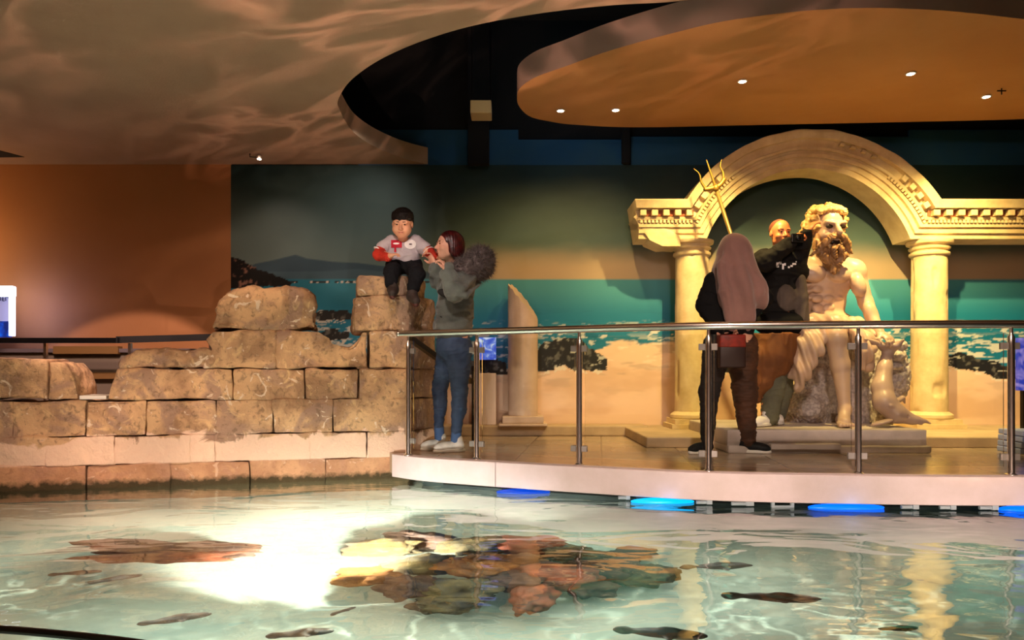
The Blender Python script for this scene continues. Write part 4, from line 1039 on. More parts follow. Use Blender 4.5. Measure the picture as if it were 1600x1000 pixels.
def hand(S, w_, d, n, L, curl=.5, side=1, k=.006, spread=1.0):
    w_ = V(w_); d = V(d).normalized(); n = V(n); n = (n-d*n.dot(d)).normalized(); t = d.cross(n)*side
    A = np.array([t, d, n]); S.ell(w_+d*.26*L, (.21*L, .30*L, .10*L), A, .015)
    for i, ln in enumerate((.40, .45, .42, .33)):
        b = w_+d*(.47-.02*abs(i-1))*L+t*(.16-.107*i)*L*spread; rr = .046*L
        a1, a2, a3 = curl*.6, curl*1.5, curl*2.3; fan = t*(.10-.07*i)*spread
        d1 = (d*math.cos(a1)+n*math.sin(a1)+fan).normalized(); d2 = (d*math.cos(a2)+n*math.sin(a2)+fan*.6).normalized(); d3 = (d*math.cos(a3)+n*math.sin(a3)).normalized()
        p1 = b+d1*ln*.45*L; p2 = p1+d2*ln*.32*L; p3 = p2+d3*ln*.23*L
        S.chain([b, p1, p2, p3], [rr*1.1, rr, rr*.92, rr*.8], k)
    b = w_+d*.12*L+t*.14*L; p1 = b+(d*.7+t*.65+n*.2)*.24*L; p2 = p1+(d*.85+t*.2+n*.4)*.20*L
    S.chain([b, p1, p2], [.075*L, .055*L, .045*L], .01)
    return S
def folds(amp, fx, fy, fz, seed=1):
    def f(v, n):
        a = fbm(v[:, 0]*fx, v[:, 1]*fy, v[:, 2]*fz, 3, seed); b = fbm(v[:, 0]*fx*.7+9, v[:, 1]*fy*.7, v[:, 2]*fz*.8, 2, seed+40)
        return amp*(a-.5)*2+amp*.8*(1-np.clip(np.abs(b-.5)*9, 0, 1)-.3)
    return f
M_black0 = mat('dark_trim', (.02, .02, .02), .7)
M_darkhair = mat('dark_hair', (0.008, 0.005, 0.004), .6, spec=.2, bump=.002, bscale=120)

# ============================================================ STATUE
M_marble = mat('statue_stone', srgb(204, 172, 146), .38, var=srgb(188, 160, 140), vscale=5, bump=.0008, bscale=60)
M_rock = mat('statue_rock', srgb(206, 194, 190), .5, var=srgb(160, 148, 146), vscale=40, bump=.011, bscale=48, detail=2)
M_plinth = mat('plinth_grey', srgb(206, 192, 184), .65, var=srgb(180, 168, 160), vscale=4, bump=.002, bscale=40)
PT = .182
# plinth slabs
pl = root('statue_plinth', (P(1296, 0, 5.7).x, 6.2, 0), 'grey two-stepped stone plinth under the seated statue', 'plinth')
def slab(nm, xa, xb, y0, y1, z0, z1, seed, m=M_plinth):
    bm = bmesh.new(); add_box(bm, (xa, y0, z0), (xb, y1, z1)); displace_rough(bm, .006, seed, bev=.012, maxlen=.08); return bm_obj(nm, bm, m, pl, True, 50)
xa, xb = P(1137, 0, 5.66).x, P(1454, 0, 5.66).x
slab('lower_slab', xa, xb, 5.64, 6.95, 0.0, .055, 1); slab('upper_slab', xa+.0, xb-.02, 5.67, 6.9, .05, PT-.004, 2)
slab('ledge_strip', P(1205, 0, 5.6).x, P(1315, 0, 5.6).x, 5.60, 5.72, .03, .075, 3)
st = root('seated_god_statue', (P(1310, 0, 6.2).x, 6.25, PT), 'large cream stone statue of a seated bearded bare-chested man on rough rock', 'statue')
# --- head
HS = .40; hc = P(1291, 360, 6.22); hf = Vector((.12, -1, -.05)); hu = Vector((.0, -.05, 1))
S = Sculpt(.0075)
pt, A = head(S, hc, hf, hu, HS)
for q in (-1, 1): S.ell(pt(q*.14, .42, .035), (.10*HS, .085*HS, .055*HS), A, .02*HS, True)
for q in (-1, 1): S.ell(pt(q*.14, .315, .02), .055*HS, A, .004)
S.cap(pt(-.2, .36, .125), pt(-.05, .40, .095), .035*HS, .04*HS, .02); S.cap(pt(.2, .36, .125), pt(.05, .40, .095), .035*HS, .04*HS, .02)
S.cap(pt(0, .40, .06), pt(0, .52, -.10), .04*HS, .06*HS, .02)
# torso (front faces the viewer, slightly turned)
J = lambda x, y, Y=6.3: P(x, y, Y)
neck = J(1288, 402, 6.32); ch = J(1292, 432, 6.38); ab_ = J(1288, 470, 6.40); hip = J(1288, 505, 6.42)
S.cap(pt(0, -.05, -.25), neck, .085, .095, .03)
SL = J(1258, 418, 6.36); SR = J(1333, 420, 6.34)
Ta = axes((.12, -1, 0), (0, 0, 1))
S.ell(ch, (.235, .15, .20), Ta, .05); S.ell(ab_, (.19, .125, .19), Ta, .06); S.ell(hip, (.20, .15, .13), Ta, .06)
S.cap(neck+V((0, .03, -.03)), SL, .075, .085, .04); S.cap(neck+V((0, .03, -.03)), SR, .075, .085, .04)
# pectorals, ribs, abdominals
S.ell(J(1270, 427, 6.24), (.105, .055, .075), axes((-.2, -1, .1)), .018); S.ell(J(1311, 427, 6.24), (.115, .055, .075), axes((.25, -1, .1)), .018)
for r_, y_ in enumerate((452, 467, 481)):
    for q in (-1, 1): S.ell(J(1286+q*9, y_, 6.275), (.050, .028, .034), Ta, .008)
for q in (-1, 1):
    for r_, y_ in enumerate((446, 456, 466)): S.ell(J(1286+q*(25-r_), y_, 6.31), (.05, .03, .02), axes((q*.6, -1, .1), (q*.3, 0, 1)), .012)
S.ell(J(1286, 492, 6.29), (.11, .05, .05), Ta, .02)
S.ell(J(1286, 489, 6.235), (.010, .02, .012), None, .01, True)
# shoulders and arms
S.ell(SR+V((.01, -.01, -.03)), (.095, .095, .10), None, .03); S.ell(SL+V((-.01, -.01, -.02)), (.09, .09, .095), None, .03)
EL = J(1353, 473, 6.30); WR = J(1375, 520, 6.12)
S.cap(SR+V((.03, 0, -.05)), EL, .075, .058, .03); S.ell(J(1341, 446, 6.24), (.062, .06, .10), axes((0, -1, 0), (-.25, 0, 1)), .02); S.cap(EL, WR, .062, .036, .02); S.ell(J(1360, 490, 6.22), (.055, .05, .09), axes((0, -1, 0), (-.3, .2, 1)), .02)
hand(S, WR, (.25, -.55, -.35), (.1, .5, -1), .20, .75, -1, .008)
# right arm reaching out to the trident, behind the visitors
EL2 = J(1225, 452, 6.45); HN = J(1179, 466, 6.50)
S.cap(SL+V((-.02, .03, -.03)), EL2, .072, .055, .03); S.cap(EL2, HN, .055, .036, .02); hand(S, HN, (-1, -.1, .1), (0, -1, 0), .20, 1.1, 1, .008)
# legs
KN = J(1307, 524, 5.98); AN = J(1320, 640, 5.98)
S.cap(J(1303, 510, 6.36), KN+V((0, .03, .01)), .125, .085, .04); S.ell(KN+V((0, -.02, -.01)), (.075, .07, .08), None, .03)
S.cap(KN+V((0, .01, -.04)), J(1313, 570, 6.0), .078, .074, .03); S.cap(J(1313, 570, 6.0), AN, .072, .042, .03); S.ell(J(1312, 575, 6.06), (.07, .075, .13), axes((0, -1, 0), (-.08, 0, 1)), .03)
S.ell(AN+V((0, .0, .0)), (.05, .055, .045), None, .02)
TO = J(1321, 660, 5.86); TO.z = PT+.035
heel = AN+V((0, .05, 0)); heel.z = PT+.05
S.cap(heel, TO, .052, .042, .03); S.cap(AN, TO+V((0, .03, .01)), .045, .04, .03)
for i in range(5):
    o_x = (-.052+.024*i); S.cap(TO+V((o_x*.8, .02, -.005)), TO+V((o_x*1.15, -.062+.008*abs(i-1), -.016)), .017 if i else .021, .014 if i else .019, .006)
# second leg folded back, calf showing beside the post
K2 = J(1352, 532, 6.12); A2 = J(1362, 590, 6.35)
S.cap(J(1318, 512, 6.38), K2, .115, .075, .04); S.cap(K2, J(1356, 572, 6.16), .066, .055, .02)
A2 = J(1350, 655, 6.30)
M_b = S.build('figure', M_marble, st, lambda v, n: .0015*(fbm(v[:, 0]*30, v[:, 1]*30, v[:, 2]*30, 2, 3)-.5))
M_shade = mat('statue_hollow_shade', srgb(40, 30, 24), .3)  # near-black stands in for shade in the eye sockets and mouth
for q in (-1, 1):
    ES = Sculpt(.005); ES.ell(pt(q*.14, .362, .030), (.085*HS, .030*HS, .048*HS), A, 0); ES.build('eye_shade', M_shade, st)
# hair: rows of curls round the skull
S = Sculpt(.0075)
M_hair = mat('statue_hair', srgb(212, 172, 112), .5, var=srgb(180, 140, 86), vscale=14)
rr = random.Random(4)
for k in range(150):
    a = rr.uniform(-PI, PI); e = rr.uniform(-.35, 1.25)
    x_, y_, z_ = math.sin(a)*math.cos(e), math.cos(a)*math.cos(e), math.sin(e)
    if y_ > .10 and z_ < .66 and abs(x_) < .80: continue
    p = pt(x_*.335, -.06+y_*.40, .12+z_*.36); sz = rr.uniform(.026, .042)*HS/.4
    t = Vector((rr.uniform(-1, 1), rr.uniform(-.3, .3), rr.uniform(-1, .2))).normalized()
    S.cap(p-t*.03, p+t*.03, sz*.75, sz*.5, .006)
S.ell(pt(0, -.14, .12), (.33*HS, .38*HS, .36*HS), A, .01)
for q in (-1, 1):
    for j in range(5): S.cap(pt(q*(.33+.02*(j % 2)), .04-.10*j, .20-.05*j), pt(q*(.35+.02*(j % 2)), -.06-.06*j, -.12-.05*j), .030, .022, .008)
    S.chain([pt(q*.32, .10, .25), pt(q*.345, .08, .08), pt(q*.34, .06, -.08)], [.024, .022, .014], .006)
for j in range(7):
    x_ = (-.27+.09*j); S.chain([pt(x_, .20, .44-.6*x_*x_), pt(x_*1.02+.02, .27, .385-.9*x_*x_), pt(x_+.07, .24, .45-.6*x_*x_)], [.024, .022, .016], .004)
S.build('hair', M_hair, st, lambda v, n: .004*np.sin(v[:, 2]*150+40*fbm(v[:, 0]*9, v[:, 1]*9, v[:, 2]*9, 2, 8)))
# moustache and beard
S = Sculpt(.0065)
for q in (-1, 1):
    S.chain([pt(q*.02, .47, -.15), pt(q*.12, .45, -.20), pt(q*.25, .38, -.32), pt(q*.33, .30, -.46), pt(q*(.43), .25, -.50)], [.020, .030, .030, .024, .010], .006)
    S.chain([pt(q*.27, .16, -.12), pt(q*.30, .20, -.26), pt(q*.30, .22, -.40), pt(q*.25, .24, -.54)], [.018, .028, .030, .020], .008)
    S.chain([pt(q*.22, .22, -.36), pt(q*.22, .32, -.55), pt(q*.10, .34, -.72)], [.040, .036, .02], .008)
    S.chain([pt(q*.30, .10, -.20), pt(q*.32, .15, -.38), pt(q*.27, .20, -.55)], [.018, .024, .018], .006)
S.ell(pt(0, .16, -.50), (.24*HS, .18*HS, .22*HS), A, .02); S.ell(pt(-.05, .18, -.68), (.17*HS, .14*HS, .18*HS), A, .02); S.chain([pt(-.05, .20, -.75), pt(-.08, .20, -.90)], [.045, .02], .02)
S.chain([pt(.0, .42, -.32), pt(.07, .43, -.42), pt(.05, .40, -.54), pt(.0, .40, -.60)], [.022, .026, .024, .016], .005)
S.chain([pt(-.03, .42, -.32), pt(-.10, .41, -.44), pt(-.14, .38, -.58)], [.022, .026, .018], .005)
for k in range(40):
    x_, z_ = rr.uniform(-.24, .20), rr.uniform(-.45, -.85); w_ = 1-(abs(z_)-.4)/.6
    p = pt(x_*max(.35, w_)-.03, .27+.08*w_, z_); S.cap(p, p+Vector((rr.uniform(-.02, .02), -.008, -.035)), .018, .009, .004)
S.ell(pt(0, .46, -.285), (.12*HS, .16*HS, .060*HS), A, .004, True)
M_beard = mat('beard_shade_dirt', srgb(176, 132, 88), .5, var=srgb(120, 86, 56), vscale=16)  # browner than the body: shade under the chin plus dirt, in the colour
SM = Sculpt(.005); SM.ell(pt(0, .34, -.285), (.12*HS, .06*HS, .065*HS), A, 0); SM.build('mouth_shade', M_shade, st)
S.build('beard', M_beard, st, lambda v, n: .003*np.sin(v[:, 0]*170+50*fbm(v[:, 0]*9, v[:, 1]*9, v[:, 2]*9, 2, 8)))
# drapery over lap and hanging to the left
S = Sculpt(.008)
lap_ = [J(1246, 508, 6.35), J(1270, 506, 6.25), J(1300, 506, 6.15), J(1338, 508, 6.2), J(1362, 524, 6.15)]
S.chain(lap_, [.075, .085, .075, .065, .04], .04)
S.chain([J(1262, 506, 6.12), J(1260, 540, 6.02), J(1252, 580, 6.02), J(1246, 610, 6.05)], [.075, .095, .075, .025], .04)
S.chain([J(1285, 512, 6.04), J(1276, 545, 5.96), J(1262, 575, 5.97), J(1246, 606, 6.02)], [.06, .055, .04, .02], .03)
S.chain([J(1244, 512, 6.2), J(1240, 548, 6.1), J(1240, 585, 6.08)], [.06, .07, .05], .03)
S.chain([J(1338, 520, 6.10), J(1352, 548, 6.08), J(1350, 574, 6.10)], [.05, .075, .018], .03)
S.chain([J(1344, 528, 6.1), J(1368, 540, 6.12), J(1384, 540, 6.14)], [.045, .035, .025], .02)
def drape(v, n):
    a = v[:, 0]*.9+(v[:, 2]-1.0)*.28
    return .013*np.sin(a*95+3*fbm(v[:, 0]*4, v[:, 1]*4, v[:, 2]*3, 2, 5))*np.clip((1.15-v[:, 2])*4, .15, 1)
S.build('drapery', M_marble, st, drape)
# rock seat
S = Sculpt(.0095)
S.cap(J(1262, 650, 6.62), J(1290, 560, 6.6), .20, .17, .08); S.cap(J(1330, 650, 6.62), J(1330, 555, 6.6), .22, .18, .08); S.cap(J(1380, 645, 6.6), J(1384, 560, 6.55), .12, .13, .06)
S.ell(J(1395, 590, 6.5), (.13, .16, .22), None, .05); S.ell(J(1262, 640, 6.48), (.13, .2, .13), None, .05)
S.chain([J(1400, 560, 6.45), J(1404, 590, 6.48), J(1394, 625, 6.5)], [.085, .08, .03], .04)
S.build('rock_seat', M_rock, st, lambda v, n: .03*(fbm(v[:, 0]*7, v[:, 1]*7, v[:, 2]*7, 3, 3)-.5)+.034*(fbm(v[:, 0]*40, v[:, 1]*40, v[:, 2]*40, 2, 13)-.5))
S = Sculpt(.008); S.ell(J(1397, 556, 6.28), (.095, .08, .05), None, 0); S.ell(J(1400, 540, 6.30), (.095, .08, .06), None, .01); S.ell(J(1396, 572, 6.3), (.08, .07, .035), None, .01)
S.build('rock_ledge', M_rock, st, lambda v, n: .012*(fbm(v[:, 0]*20, v[:, 1]*20, v[:, 2]*40, 3, 3)-.5))
# dolphin: tail up under the hand, head on the plinth
S = Sculpt(.0075)
S.chain([J(1388, 548, 6.12), J(1382, 575, 6.08), J(1378, 605, 6.02), J(1382, 628, 5.96), J(1400, 646, 5.93), J(1424, 655, 5.92)], [.040, .058, .078, .085, .075, .045], .03)
S.chain([J(1388, 550, 6.12), J(1375, 538, 6.08), J(1352, 530, 6.02)], [.038, .028, .012], .02); S.chain([J(1388, 550, 6.12), J(1402, 540, 6.05), J(1412, 531, 6.0)], [.036, .026, .010], .02)
S.ell(J(1388, 540, 6.08), (.10, .05, .022), None, .02)
S.chain([J(1420, 655, 5.92), J(1440, 661, 5.90)], [.035, .016], .02)
S.ell(J(1378, 660, 5.85), (.09, .05, .018), axes((0, -1, 0), (-.25, 0, 1)), .02)
S.chain([J(1396, 630, 5.98), J(1410, 622, 6.02), J(1414, 630, 6.03)], [.03, .018, .008], .02)
S.chain([J(1432, 655, 5.91), J(1446, 658, 5.90), J(1454, 662, 5.895)], [.03, .014, .008], .01)
S.cap(J(1400, 640, 5.93), J(1392, 634, 5.86), .03, .008, .02)
S.ell(J(1418, 651, 5.875), (.012, .01, .012), None, .0, True)
S.build('dolphin', mat('dolphin_stone', srgb(186, 160, 146), .36, var=srgb(166, 142, 130), vscale=5), st)
# trident
M_brass = mat('trident_brass', srgb(140, 108, 44), .4, .6)
ta, tb = P(1117, 290, 6.46), P(1238, 655, 6.62); tb.z = PT
td = (ta-tb).normalized(); tr_ = Vector((0, 1, 0)).cross(td).normalized()*-1
tri = root('trident', tb, 'tall brass three-pronged trident leaning behind the visitors, its head by the arch', 'trident')
bm = bmesh.new(); add_tube(bm, [tb, ta], .017, 14); bm_obj('shaft', bm, mat('trident_shaft', srgb(120, 96, 50), .4, .4), tri, True)
bm = bmesh.new(); rt = Vector((td.z, 0, -td.x)).normalized()
add_tube(bm, catmull([ta-rt*.10+td*.0, ta-rt*.04-td*.012, ta+rt*.04-td*.012, ta+rt*.10+td*.03], 4), .020, 10); add_lathe(bm, [(.02, -.03), (.03, -.015), (.03, .01), (.02, .025)], 16, ta-td*.02)
bm_obj('crossbar', bm, M_brass, tri, True)
for pp, tl in ((-1, .20), (0, .235), (1, .175)):
    bm = bmesh.new(); b = ta+rt*.085*pp+td*(.0 if pp <= 0 else .02)
    pts_ = [b, b+td*tl*.35+rt*.018*pp, b+td*tl*.7+rt*.012*pp, b+td*tl+rt*.045*pp] if pp else [b, b+td*tl*.5, b+td*tl*.9, b+td*tl]
    add_tube(bm, catmull(pts_, 5), [(.013*(1-.85*i/15) if True else 0) for i in range(16)], 10); bm_obj('prong', bm, M_brass, tri, True)

# ============================================================ WOMAN IN GREEN COAT
M_skin = mat('skin_light', srgb(226, 168, 142), .5, var=srgb(218, 158, 132), vscale=20)
def person(name, loc, lb): return root('person', loc, lb, 'person')
J = lambda x, y, Y=5.79: P(x, y, Y)
wo = person('person', (J(705, 583).x, 5.8, 0), 'person with dark red hair and grey-green fur-hooded coat facing the seated child')
S = Sculpt(.0055)
hs = .225; hc = J(700, 385, 5.70); hf = Vector((-1, -.55, .10)); hu = Vector((-.08, 0, 1))
ptw, Aw = head(S, hc, hf, hu, hs)
S.cap(ptw(0, -.06, -.22), J(711, 418, 5.80), .046, .052, .02)
S.ell(J(712, 450, 5.81), (.15, .12, .19), axes((-1, 0, 0)), .03); S.ell(J(712, 500, 5.81), (.15, .11, .15), axes((-1, 0, 0)), .03)
kA, aA = J(687, 605, 5.90), J(684, 682, 5.90); kB, aB = J(718, 610, 5.76), J(712, 690, 5.74)
S.chain([J(706, 528, 5.88), kA, aA], [.085, .040, .026], .03); S.chain([J(714, 530, 5.77), kB, aB], [.09, .042, .027], .03)
# arms
sN, eN, wN = J(732, 432, 5.68), J(712, 456, 5.52), J(698, 424, 5.50)
sF, eF, wF = J(700, 432, 5.90), J(688, 438, 5.84), J(679, 413, 5.74)
S.chain([sN, eN, wN], [.055, .045, .026], .02); S.chain([sF, eF, wF], [.055, .045, .026], .02)
hand(S, wN, (-.35, 0, .9), (-.8, .3, -.3), .155, 1.0, 1, .004); hand(S, wF, (-.5, 0, .85), (-.5, -.6, -.3), .155, .8, -1, .004)
S.build('body', M_skin, wo)
eyes_obj(ptw, Aw, hs, wo)
S = Sculpt(.004); S.ell(ptw(0, .395, -.245), (.07*hs, .02*hs, .035*hs), Aw, 0); S.build('lips', mat('lips_rose', srgb(170, 80, 78), .4), wo)
# hair
M_red = mat('hair_dark_red', srgb(84, 16, 18), .35, var=srgb(34, 10, 10), vscale=30, bump=.002, bscale=90)
S = Sculpt(.0055)
S.ell(ptw(0, -.12, .17), (.38*hs, .46*hs, .40*hs), Aw, 0); S.ell(ptw(0, -.30, -.05), (.36*hs, .30*hs, .42*hs), Aw, .03); S.ell(ptw(-.26, -.16, -.08), (.14*hs, .26*hs, .32*hs), Aw, .02); S.ell(ptw(.26, -.16, -.08), (.14*hs, .26*hs, .32*hs), Aw, .02)
S.ell(ptw(0, .42, -.10), (.26*hs, .34*hs, .40*hs), Aw, .02, True)
S.build('hair', M_red, wo, lambda v, n: .0011*np.sin(v[:, 1]*200+v[:, 0]*260+30*fbm(v[:, 0]*10, v[:, 1]*10, v[:, 2]*4, 2, 2)))
# coat
M_coat = mat('coat_greygreen', srgb(104, 110, 104), .85, var=srgb(84, 90, 86), vscale=7, bump=.002, bscale=80, sheen=.3)
S = Sculpt(.0065)
S.ell(J(714, 446, 5.81), (.185, .15, .17), axes((-1, 0, 0)), .03); S.ell(J(711, 485, 5.81), (.175, .15, .20), axes((-1, 0, 0)), .05); S.ell(J(708, 512, 5.81), (.185, .155, .13), axes((-1, 0, 0)), .04)
S.chain([J(728, 432, 5.70), eN, wN+V((.01, .0, -.025))], [.088, .078, .055], .03); S.chain([J(702, 430, 5.90), eF, wF+V((0, 0, -.03))], [.085, .075, .052], .03)
S.ell(J(712, 424, 5.80), (.12, .12, .06), None, .03)
S.box(J(708, 545, 5.81), (.30, .30, .045), None, .005, .01, True)
S.ell(ptw(0.05, .12, -.42), (.07, .07, .05), None, .01, True)
S.chain([J(742, 432, 5.63), J(722, 452, 5.46), J(706, 438, 5.42)], [.012, .02, .012], .02)
S.chain([J(748, 446, 5.66), J(728, 463, 5.47), J(712, 462, 5.44)], [.012, .022, .012], .02)
S.chain([J(706, 448, 5.46), J(716, 444, 5.45), J(722, 450, 5.46)], [.012, .014, .012], .015)
for yy in (478, 494): S.chain([J(683, yy, 5.72), J(705, yy+5, 5.655), J(735, yy-3, 5.70)], [.008, .014, .008], .02)
cof = S.build('coat', M_coat, wo, folds(.012, 9, 9, 14, 4))
S = Sculpt(.006); S.ell(J(700, 459, 5.64), (.085, .02, .035), axes((0, -1, 0), (.25, 0, 1)), 0); S.ell(J(712, 456, 5.64), (.05, .02, .022), None, .01)
S.build('coat_opening', mat('lining_black', (.01, .009, .008), .8), wo)
S = Sculpt(.005); S.cap(J(701, 418, 5.50), J(699, 421, 5.50), .042, .040, .005); S.build('cuff', M_coat, cof)
S = Sculpt(.005); S.ell(J(693, 497, 5.665), (.035, .012, .008), axes((0, -1, 0), (.5, 0, 1)), 0); S.build('pocket', M_black0, cof)
# fur hood
M_fur = mat('fur_grey', srgb(132, 120, 118), .95, var=srgb(84, 74, 72), vscale=25, bump=.006, bscale=120)
S = Sculpt(.007); fpts = [J(712, 424, 5.66), J(728, 421, 5.66), J(742, 412, 5.70), J(752, 405, 5.76), J(752, 418, 5.85), J(738, 428, 5.93), J(716, 428, 5.98)]
S.chain(fpts, [.055, .075, .085, .085, .075, .07, .05], .03)
fur = S.build('fur_hood', M_fur, wo, lambda v, n: .040*(fbm(v[:, 0]*45, v[:, 1]*45, v[:, 2]*45, 3, 9)-.45))
bm = bmesh.new(); fv = [v.co.copy() for v in fur.data.vertices]; fn = [v.normal.copy() for v in fur.data.vertices]; rr = random.Random(2)
for k in range(4200):
    i = rr.randrange(len(fv)); d = (fn[i]+Vector((rr.uniform(-.7, .7), rr.uniform(-.7, .7), rr.uniform(-.8, .5)))).normalized(); L_ = rr.uniform(.02, .06); s_ = d.cross(Vector((0, 0, 1))).normalized()*.0022
    a = bm.verts.new(fv[i]-s_); b = bm.verts.new(fv[i]+s_); u2 = bm.verts.new(fv[i]+d.cross(s_).normalized()*.003); c = bm.verts.new(fv[i]+d*L_); bm.faces.new((a, b, c)); bm.faces.new((b, u2, c)); bm.faces.new((u2, a, c))
bm_obj('fur_strands', bm, M_fur, fur)
# jeans
M_jean = mat('denim_blue', srgb(66, 88, 124), .8, var=srgb(46, 64, 96), vscale=8, bump=.001, bscale=150)
S = Sculpt(.006)
S.ell(J(709, 540, 5.81), (.155, .14, .14), axes((-1, 0, 0)), .03)
S.chain([J(703, 545, 5.88), kA, J(686, 668, 5.90)], [.105, .058, .038], .03); S.chain([J(716, 548, 5.77), kB, J(713, 674, 5.74)], [.110, .062, .040], .03); S.ell(J(721, 632, 5.77), (.045, .05, .10), None, .03); S.ell(J(691, 630, 5.91), (.042, .048, .10), None, .03)
S.build('jeans', M_jean, wo, folds(.006, 14, 14, 34, 6))
M_shoe = mat('shoe_white', srgb(228, 222, 214), .5, var=srgb(200, 196, 190), vscale=20); M_sock = mat('sock_blue', srgb(70, 100, 150), .8); M_sole = mat('sole_white', srgb(240, 236, 230), .5)
def shoe(ank, d, L_, par, mu, ms, zf=0.0, h=.0045):
    d = Vector(d); d.z = 0; d.normalize(); a = axes(d, (0, 0, 1)); base = V((ank.x, ank.y, zf))+d*L_*.22
    S = Sculpt(h); S.ell(base+V((0, 0, .045)), (L_*.16, L_*.46, .040), a, .01); S.cap(base-d*L_*.30+V((0, 0, .05)), base-d*L_*.26+V((0, 0, .10)), .043, .040, .02); S.ell(base+d*L_*.25+V((0, 0, .035)), (L_*.165, L_*.25, .032), a, .01)
    S.box(base+V((0, 0, -.05)), (.2, .3, .062), a, .001, 0, True); o = S.build('shoe', mu, par)
    S = Sculpt(h); S.ell(base+V((0, 0, .012)), (L_*.185, L_*.52, .04), a, 0); S.box(base+V((0, 0, .16)), (.2, .3, .134), a, .001, 0, True); S.box(base+V((0, 0, -.10)), (.2, .3, .101), a, .001, 0, True); S.build('sole', ms, o)
    return o
shoe(J(688, 0, 5.90), (-1, -.5, 0), .23, wo, M_shoe, M_sole); shoe(J(713, 0, 5.74), (-1, -.35, 0), .25, wo, M_shoe, M_sole)
S = Sculpt(.005)
S.cap(J(686, 668, 5.90), V((J(687, 0, 5.9).x, 5.90, .09)), .040, .040, 0); S.build('sock', M_sock, wo); S = Sculpt(.005); S.cap(J(713, 678, 5.74), V((J(712, 0, 5.74).x, 5.74, .09)), .040, .040, 0); S.build('sock', M_sock, wo)

# ============================================================ CHILD
M_kid = mat('skin_child', srgb(220, 160, 126), .5)
J = lambda x, y, Y=5.78: P(x, y, Y)
zs_ = 1.37
ch_ = person('person', (J(632, 0).x, 5.82, zs_), 'small child in a pale tee over red sleeves, seated on top of the stone pier')
S = Sculpt(.0045); hs = .225; hc = J(629, 350, 5.72); hf = Vector((-.02, -1, -.30)); hu = Vector((.02, -.25, 1))
ptk, Ak = head(S, hc, hf, hu, hs, jaw=1.1)
S.ell(ptk(.18, .16, -.17), (.15*hs, .15*hs, .16*hs), Ak, .02); S.ell(ptk(-.18, .16, -.17), (.15*hs, .15*hs, .16*hs), Ak, .02); S.ell(ptk(0, .2, -.30), (.16*hs, .14*hs, .12*hs), Ak, .03)
S.cap(ptk(0, -.05, -.2), J(630, 380, 5.80), .036, .04, .015)
S.ell(J(630, 395, 5.82), (.10, .075, .11), None, .03); S.ell(J(630, 412, 5.84), (.10, .08, .07), None, .03)
wl, wr = J(610, 400, 5.62), J(682, 402, 5.76)
S.chain([J(607, 377, 5.80), J(593, 396, 5.74), wl], [.035, .03, .021], .015); S.chain([J(652, 377, 5.80), J(668, 392, 5.74), wr], [.035, .03, .021], .015)
hand(S, wl, (.8, -.2, .25), (.2, .3, -.9), .10, .9, 1, .003); hand(S, wr, (1, 0, -.1), (0, .3, -.9), .10, .8, -1, .003)
S.chain([J(619, 422, 5.84), J(613, 425, 5.64), J(613, 458, 5.60)], [.055, .045, .03], .02); S.chain([J(643, 422, 5.84), J(650, 427, 5.64), J(643, 462, 5.58)], [.055, .045, .03], .02)
S.build('body', M_kid, ch_); eyes_obj(ptk, Ak, hs, ch_)
S = Sculpt(.003); S.chain([ptk(-.10, .375, -.222), ptk(-.05, .405, -.25), ptk(.05, .405, -.25), ptk(.10, .375, -.222)], [.006*hs, .018*hs, .018*hs, .006*hs], .002); S.build('lips', mat('lips_child', srgb(170, 84, 70), .4), ch_)
S = Sculpt(.0045); S.ell(ptk(0, -.09, .23), (.365*hs, .455*hs, .335*hs), Ak, 0); S.ell(ptk(0, -.22, .06), (.355*hs, .30*hs, .34*hs), Ak, .02)
rr = random.Random(8)
for k in range(46):
    a = rr.uniform(-1.7, 1.7); x_, y_ = math.sin(a), math.cos(a); p = ptk(x_*.30, -.08+y_*.38, .36); q_ = ptk(x_*.345+rr.uniform(-.05, .05), -.05+y_*.405, .20+rr.uniform(-.08, .06)); S.cap(p, q_, .014, .003, .004)
S.build('hair', M_darkhair, ch_, lambda v, n: .009*(fbm(v[:, 0]*55, v[:, 1]*55, v[:, 2]*30, 3, 2)-.5))
M_tee = mat('tee_pale', srgb(196, 186, 192), .85, var=srgb(180, 170, 178), vscale=8, bump=.001, bscale=100)
S = Sculpt(.005); S.ell(J(630, 386, 5.81), (.120, .085, .075), None, .02); S.ell(J(630, 400, 5.82), (.135, .105, .115), None, .03)
S.chain([J(613, 377, 5.80), J(599, 387, 5.77)], [.052, .054], .02); S.chain([J(648, 377, 5.80), J(663, 388, 5.77)], [.052, .054], .02)
S.box(J(630, 425, 5.82), (.2, .2, .055), None, .005, .008, True); S.ell(ptk(0, .12, -.42), (.055, .06, .04), None, .01, True)
tee = S.build('tee_shirt', M_tee, ch_, folds(.006, 14, 14, 22, 3))
for a_, b_, r0 in ((J(598, 386, 5.77), J(597.2, 387, 5.768), .055), (J(664, 387, 5.77), J(664.8, 388, 5.768), .055)):
    S = Sculpt(.0035); d_ = (b_-a_).normalized(); S.ell(a_+d_*.045, (r0*.98, .009, r0*.98), axes(d_, (0, 1, 0)), 0); S.build('sleeve_hem', mat('hem_white', srgb(240, 236, 236), .8), tee)
M_redc = mat('sleeve_red', srgb(196, 44, 20), .8, var=srgb(160, 30, 14), vscale=10)
S = Sculpt(.0045); S.chain([J(598, 388, 5.765), J(592, 398, 5.73), J(606, 402, 5.64)], [.044, .044, .034], .02); S.build('sleeve', M_redc, ch_, folds(.004, 25, 25, 40, 3))
S = Sculpt(.0045); S.chain([J(664, 389, 5.765), J(670, 393, 5.75), J(680, 401, 5.76)], [.040, .038, .030], .02); S.build('sleeve', M_redc, ch_, folds(.004, 25, 25, 40, 4))
